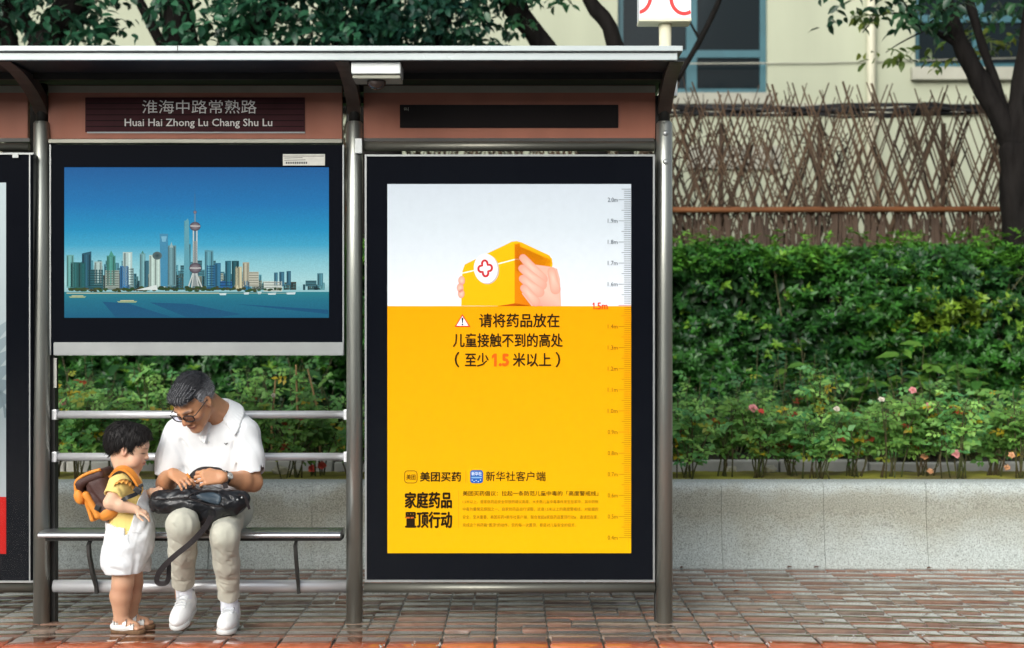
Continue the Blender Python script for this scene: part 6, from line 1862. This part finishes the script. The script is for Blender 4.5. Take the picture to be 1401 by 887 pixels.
def kid_col(V):
    C = np.tile(A3(SKIN_C), (len(V), 1)); L = ((V-KF.o) @ KF.B)/.86
    hd = (np.linalg.norm(L, axis=1) < .17).astype(float)
    for sx in (1, -1):
        C = mixc(C, (.64, .25, .17), .55*hd*blob(L, (sx*.050, .055, -.045), (.03, .035, .026)))
        C = mixc(C, (.62, .24, .16), .5*hd*blob(L, (sx*.082, -.01, -.004), (.01, .02, .03)))
        lid = np.clip(blob(L, (sx*.033, .088, -.004), (.015, .03, .0032))*1.7, 0, 1); C = mixc(C, (.02, .012, .012), .92*hd*lid)
        brow = np.clip(blob(L, (sx*.032, .086, .024), (.017, .03, .0035))*1.3, 0, 1); C = mixc(C, (.10, .06, .05), .6*hd*brow)
    lip = hd*np.clip(blob(L, (0, .095, -.056), (.020, .03, .009))*1.5, 0, 1); C = mixc(C, (.60, .17, .14), .75*lip)
    C = mixc(C, (.25, .05, .05), hd*np.clip(blob(L, (0, .095, -.0562), (.019, .03, .0022))*1.2, 0, 1))
    C = mixc(C, (.54, .29, .175), .75*smooth01(V[:, 2], .30, .20))
    C = mixc(C, (.42, .19, .12), .35*np.exp(-((V[:, 2]-.195)/.03)**2))
    return C
S.build('body', M['skin_child'], kid, kid_col)

def hair_kid():
    h = SDF(KO-.17, KO+.18, .0026); k = .86
    e = lambda c, r, kk, op='u': h.ell(KF, A3(c)*k, A3(r)*k, kk, op)
    e((0, -.022, .036), (.088, .112, .100), .01); e((0, .045, .070), (.070, .060, .050), .03); e((0, -.055, .06), (.080, .075, .085), .03); e((0, .01, .105), (.06, .075, .035), .03)
    def cut(X, Y, Z):
        x, y, z = [v/k for v in h.loc((X, Y, Z), KF, (0, 0, 0))]
        side = (.010 - z) + .85*np.clip(y-.020, 0, .2) - .60*np.clip(-y-.020, 0, .085) - .020*np.exp(-((y-.020)/.012)**2) + .004*np.sin(y*230+x*40)
        fringe = np.minimum(y-.050+.1*np.abs(x), .040+.010*np.sin(x*55+1)+.006*np.sin(x*140)-z)
        return np.maximum(side, fringe)*k
    h.fn(cut, k=.006)
    for sx in (1, -1): e((sx*.084, -.010, -.008), (.018, .023, .030), .004, 's')
    X, Y, Z = np.meshgrid(*h.ax, indexing='ij', sparse=True); x, y, z = h.loc((X, Y, Z), KF, (0, 0, 0))
    a = np.arctan2(x+0*z, y+.03-.2*z)
    h.D += np.where(np.abs(h.D) < .03, (.0005)*np.sin(a*24+4*np.sin(z*30))+(.0006)*np.sin(a*57+z*60+3*np.sin(z*45)), 0).astype(np.float32)
    return build_hair(h, KF, lambda L: np.array((L[0]*6, (L[1]+.03)*6, -.75)), 2600, .028, .0010, kid, lambda V: np.tile(A3((.011, .009, .009)), (len(V), 1)), 6)
hair_kid()

# yellow shirt with frilled shoulders
S = SDF((-1.98, -.46, .46), (-1.58, -.06, .80), .0032)
S.cone(c_neck+A3((-.002, 0, -.045)), A3(at(177, 735, -.262)), .072, .092, .04); S.cone(csN+A3((.008, .012, -.002)), csF+A3((0, -.012, -.002)), .043, .043, .04)
hN, hFr = csN+(ceN-csN)*.66, csF+(ceF-csF)*.85
S.cone(csN, hN+(ceN-csN)*.25, .045, .049, .03); S.cone(csF, hFr, .045, .046, .02)
nN = (ceN-csN)/np.linalg.norm(ceN-csN)
def sleeve_cut(X, Y, Z):
    t = (X-hN[0])*nN[0]+(Y-hN[1])*nN[1]+(Z-hN[2])*nN[2]
    ax = np.sqrt((X-hN[0]-t*nN[0])**2+(Y-hN[1]-t*nN[1])**2+(Z-hN[2]-t*nN[2])**2)
    return np.minimum(np.minimum(t, .062-ax), -(Y+.340))
S.fn(sleeve_cut, k=.003)
S.cone(hN+nN*.03, hN-nN*.004, .036, .036, .002, 's')
S.cone(c_neck+A3((.004, 0, .03)), c_neck+A3((.006, 0, -.025)), .060, .040, .006, 's')
S.ripple(.0022, 42, 4)
for (a, b_) in ((at(160, 664, -.38), at(172, 678, -.385)), (at(152, 668, -.38), at(160, 676, -.40)), (at(178, 680, -.36), at(190, 690, -.33))): S.fold(a, b_, .003, .009)
tee = S.build('yellow_shirt', M['yellow_cloth'], kid)
fr = bez([at(153, 681, -.345), at(153.5, 668, -.372), at(160, 659.5, -.385), at(170, 657, -.385), at(179, 661, -.375), at(185, 668, -.355)], 8)
b = MB()
secs = []
for i, p in enumerate(fr):
    w_ = .004*math.sin(i*1.35); o = Vector((0, -.010-.004*math.cos(i*1.35), .002))
    q0 = p + Vector((0, .012, .004)); q1 = p + o + Vector((-.002, 0, -.010+w_))
    secs.append([q0, q1, q1+Vector((0, -.002, -.003)), q0+Vector((0, .0, -.004))])
b.sweep(secs); b.build('shoulder_frill', M['frill'], tee)

# white dungarees: bib, legs
S = SDF((-2.02, -.46, .20), (-1.56, -.06, .74), .0034)
S.cone(A3(at(176, 706, -.262)), A3(at(175, 745, -.262)), .094, .110, .05); S.cone(c_neck+A3((.012, 0, -.05)), A3(at(180, 710, -.262)), .070, .092, .04)
for (h_, k_, o) in ((chN, ckN, -.012), (chF, ckF, .010)):
    S.chain([h_+A3((0, o, .02)), h_+(k_-h_)*.45+A3((0, o, 0)), h_+(k_-h_)*.76+A3((0, o, 0)), k_+A3((0, o, .0))], [.078, .084, .068, .064], .03)
    S.ell(Frame(h_+A3((-.022, o, -.05))), (0, 0, 0), (.070, .060, .075), .04)
S.ell(Frame(A3(at(198, 728, -.265))), (0, 0, 0), (.036, .072, .065), .04)
def dcut(X, Y, Z):
    zb = .497 + .150*smooth01(X, -1.735, -1.672) + .05*np.clip((X+1.68)/.03, 0, 1) + 0*Y
    side = np.abs(Y+.262)
    zb = np.where((X+0*Y) > -1.74, zb - .035*np.clip((side-.062)/.03, 0, 1)*(Z*0+1), zb)
    return Z - zb - .012*np.clip((-1.80-X)/.05, -.5, 1)
S.fn(dcut, k=.004)
zh = at(0, 786, -.32).z
S.fn(lambda X, Y, Z: np.maximum(zh-Z+.05*(X+1.76)*np.where(Y > -.26, -1.6, .2), -1), k=.004)
S.cone(ckN+A3((0, -.012, .035)), ckN+A3((0, -.012, -.03)), .055, .055, .003, 's'); S.cone(ckF+A3((0, .010, .05)), ckF+A3((0, .010, -.03)), .055, .055, .003, 's')
S.ripple(.0046, 30, 9, (1, 1, .7)); S.ripple(.002, 80, 6)
for (a, b_, am) in ((at(150, 735, -.37), at(190, 748, -.385), .006), (at(146, 755, -.37), at(180, 772, -.385), .008), (at(205, 712, -.30), at(192, 735, -.36), .007), (at(160, 712, -.36), at(178, 722, -.37), .006),
                    (at(187, 760, -.36), at(184, 784, -.35), .012), (at(150, 775, -.37), at(165, 783, -.385), .007), (at(196, 745, -.36), at(203, 770, -.33), .008)): S.fold(a, b_, am*.7, .012)
dg = S.build('dungarees', M['white_cloth'], kid)
DV = np.empty(len(dg.data.vertices)*3, np.float32); dg.data.vertices.foreach_get('co', DV); DV = DV.reshape(-1, 3)
def on_d(px, py, lift=.002):
    s_ = (DV[:, 1]-CAM_Y)/FPX; qx = DV[:, 0]/s_+700.5; qy = 476-(DV[:, 2]-CAM_Z)/s_; m = (np.abs(qx-px) < 2.5) & (np.abs(qy-py) < 2.5)
    return at(px, py, (DV[m][:, 1].min() if m.any() else -.36)-lift)
b = MB()
for ln in ([(174, 727), (183, 728), (193, 730)], [(174, 727), (174.5, 736), (176, 744)]): b.tube([on_d(px, py, .0008) for px, py in bez([Vector((*p, 0)) for p in ln], 5) for px, py in [(px.x, px.y)] ] if False else [on_d(v.x, v.y, .0008) for v in bez([Vector((*p, 0)) for p in ln], 5)], .0011, 5)
b.build('pocket_seam', M['white_cloth'], dg)
p_ = on_d(191.5, 676, .001); b = MB(); b.ball(tuple(p_), .006, 10, 6); b.build('button', M['alu'], dg)

# sandals
for (F, nm) in ((KFn, 0), (KFf, 1)):
    lo = F.o-.16; hi = F.o+.16; lo[2] = -.004; hi[2] = .10
    q = SDF(lo, hi, .0026); q.cone(F.w((0, -.022, .009)), F.w((0, .084, .009)), .026, .033, .01)
    q.fn(lambda X, Y, Z: np.abs(Z-.0105)-.0095, k=.003); so = q.build('sandal', M['cork'], kid)
    q = SDF(lo, hi, .0024)
    q.ell(F, (0, .022, .030), (.0345, .062, .026), .01); q.ell(F, (0, -.02, .032), (.030, .030, .024), .012)
    q.fn(lambda X, Y, Z: .013-Z, k=.002)
    q.fn(lambda X, Y, Z: Z-(.046+.02*np.exp(-((q.loc((X, Y, Z), F, (0, .018, 0))[1])/.014)**2)), k=.003)
    q.ell(F, (.040, .035, .047), (.03, .020, .012), .005, 's'); q.ell(F, (-.040, .035, .047), (.03, .020, .012), .005, 's'); q.ell(F, (0, .082, .03), (.035, .018, .012), .006, 's')
    q.cone(F.w((0, -.01, .075)), F.w((0, -.01, .045)), .030, .027, .003, 's')
    q.build('upper', M['sandal'], so)
    def band(y0, z0, rx, w_, lift): 
        pts = [F.w((rx*math.cos(a), y0, z0+lift*math.sin(a))) for a in [math.pi*k/10 for k in range(11)]]
        return strap('strap', M['sandal'], so, pts, [F.d((math.cos(a), 0, math.sin(a))) for a in [math.pi*k/10 for k in range(11)]], w_, .004)
    band(.028, .030, .034, .016, .037); band(.064, .022, .035, .015, .026)
    strap('strap', M['sandal'], so, [F.w(p) for p in ((.031, .0, .050), (.027, -.026, .050), (0, -.040, .050), (-.027, -.026, .050), (-.031, .0, .050))], [F.d(p) for p in ((1, 0, 0), (.7, -.7, 0), (0, -1, 0), (-.7, -.7, 0), (-1, 0, 0))], .013, .004)
    for (px_, py_, pz_, ang) in ((.022, .028, .060, -.7), (.024, .064, .042, -.7), (.029, -.012, .051, 0), (-.022, .028, .060, .7)):
        c = F.w((-px_ if F is KFn else -px_, py_, pz_)); b = MB()
        for dx in (-.007, .007): b.tube([c+F.d((-.003, dx, -.009)), c+F.d((-.004, dx, .009))], .0017, 5)
        b.build('buckle', M['black'], so)

# ---------------------------------------------------------------- the backpack he carries
bpk = tag(empty('backpack', (-1.86, -.26, .6)), 'small orange and brown backpack worn by the standing child', 'backpack')
ca, sa = math.cos(R(20)), math.sin(R(20))
BF = Frame(A3(at(146, 674, -.265)), (0, 1, 0), (-ca, 0, -sa*.9) / np.linalg.norm((-ca, 0, -sa*.9)), (-sa, 0, ca) / np.linalg.norm((sa, 0, ca)))
S = SDF(BF.o-.19, BF.o+.19, .0032)
S.box(BF, (0, .012, -.012), (.090, .050, .100), .035, .01); S.ell(BF, (0, .040, -.01), (.080, .045, .080), .02)
S.ripple(.0030, 40, 2)
for q in (-.05, .0, .05): S.fold(BF.w((-.09, q*.3, -.06)), BF.w((-.09, .04+q*.2, .02+q)), .004, .009)
S.build('bag_body', M['brown_bag'], bpk)
q = SDF(BF.o-.2, BF.o+.2, .0032)    # orange base corner and the band round the outer edge
q.box(BF, (0, .002, -.088), (.094, .050, .030), .026, .01); q.cone(BF.w((-.086, .050, -.085)), BF.w((-.088, .066, .02)), .017, .014, .01); q.cone(BF.w((.086, .050, -.085)), BF.w((.088, .066, .02)), .017, .014, .01)
q.box(BF, (0, .082, -.045), (.080, .010, .060), .010, .015); q.ripple(.003, 45, 7); q.build('base_panel', M['orange'], bpk)
q = SDF(BF.o-.2, BF.o+.2, .0032)    # rounded flap with an orange edge
q.box(BF, (0, .020, .088), (.092, .062, .022), .020, .02); q.cone(BF.w((-.07, .078, .08)), BF.w((.07, .078, .08)), .022, .022, .02); q.box(BF, (0, .090, .040), (.080, .012, .045), .011, .03); q.ripple(.003, 38, 3)
fl = q.build('flap', M['brown_bag'], bpk)
for ed in ([(-.088, -.035, .108), (-.090, .03, .108), (-.086, .085, .092), (-.080, .104, .055), (-.07, .106, .0), (0, .108, -.012), (.07, .106, .0), (.080, .104, .055), (.086, .085, .092), (.09, .03, .108)],):
    b = MB(); b.tube(bez([BF.w(p) for p in ed], 5), .0075, 8); b.build('flap_edge', M['orange'], fl)
q = SDF(BF.o-.2, BF.o+.2, .0032); q.ell(BF, (-.085, .10, .02), (.018, .022, .034), .005); q.build('side_tab', M['orange'], bpk)
b = MB(); c = BF.w((-.097, .035, -.052)); b.box((-.012, -.004, -.012), (.012, .004, .012), .002, M=Matrix.Translation(Vector(c)) @ Matrix.Rotation(R(25), 4, 'Y')); b.build('side_clip', M['black'], bpk)
for (yy, nm) in ((-.352, 0), (-.182, 1)):
    pts = bez([at(151, 652, yy+.02), at(158, 643.5, yy+.012), at(167, 640.5, yy+.008), at(177, 645, yy), at(185, 654.5, yy-.004), at(190, 663.5, yy+.004)], 6)
    nr = [Vector((-.4, -.25, 1)).lerp(Vector((.85, -.35, .45)), i/(len(pts)-1)) for i in range(len(pts))]
    strap('shoulder_strap', M['orange'], bpk, pts, nr, .036, .012)
    pts2 = [p - Vector(n).normalized()*.008 for p, n in zip(pts, nr)]
    strap('strap_lining', M['black'], bpk, pts2, nr, .041, .004)
    p3 = bez([at(190, 664, yy), at(191, 672, yy-.008), at(184, 677, yy-.03), at(172, 682, yy-.05), at(160, 690, yy-.03)], 5) if nm == 0 else bez([at(190, 664, yy), at(192, 676, yy+.01), at(184, 690, yy+.03)], 5)
    strap('webbing_strap', M['black'], bpk, p3, [(.1, -1, .2)]*len(p3), .018, .004)
    if nm == 0:
        c = at(188, 671, yy-.022); b = MB(); b.box((-.016, -.006, -.012), (.016, .006, .012), .003, M=Matrix.Translation(c) @ Matrix.Rotation(R(35), 4, 'Y')); b.build('buckle', M['black'], bpk)
        b = MB(); b.box((-.010, -.004, -.007), (.010, .004, .007), .002, M=Matrix.Translation(at(193, 664.5, yy-.012)) @ Matrix.Rotation(R(-30), 4, 'Y')); b.build('strap_adjuster', M['black'], bpk)
# ---------------------------------------------------------------- rain splashing up from the kerb
rs = random.Random(11)
for (px, py) in ((1016, 867), (1141, 870), (1166, 869), (1250, 867), (1261, 864), (1052, 877), (522, 883), (601, 880), (566, 878), (973, 876)):
    Yd = CAM_Y + 1.285*FPX/(py+4-476.0); c = at(px, py+4, Yd); b = MB()
    for k in range(7):
        a = rs.uniform(0, 6.28); r = rs.uniform(.004, .013); z = rs.uniform(.004, .022)
        b.ball((c.x+math.cos(a)*r, c.y+math.sin(a)*r, .006+z), rs.uniform(.0022, .0042), 7, 5)
    tag(b.build('rain_splash', M['water']), 'tiny splash of rain drops bouncing off the wet red kerb', 'splash', 'rain splashes on the kerb')
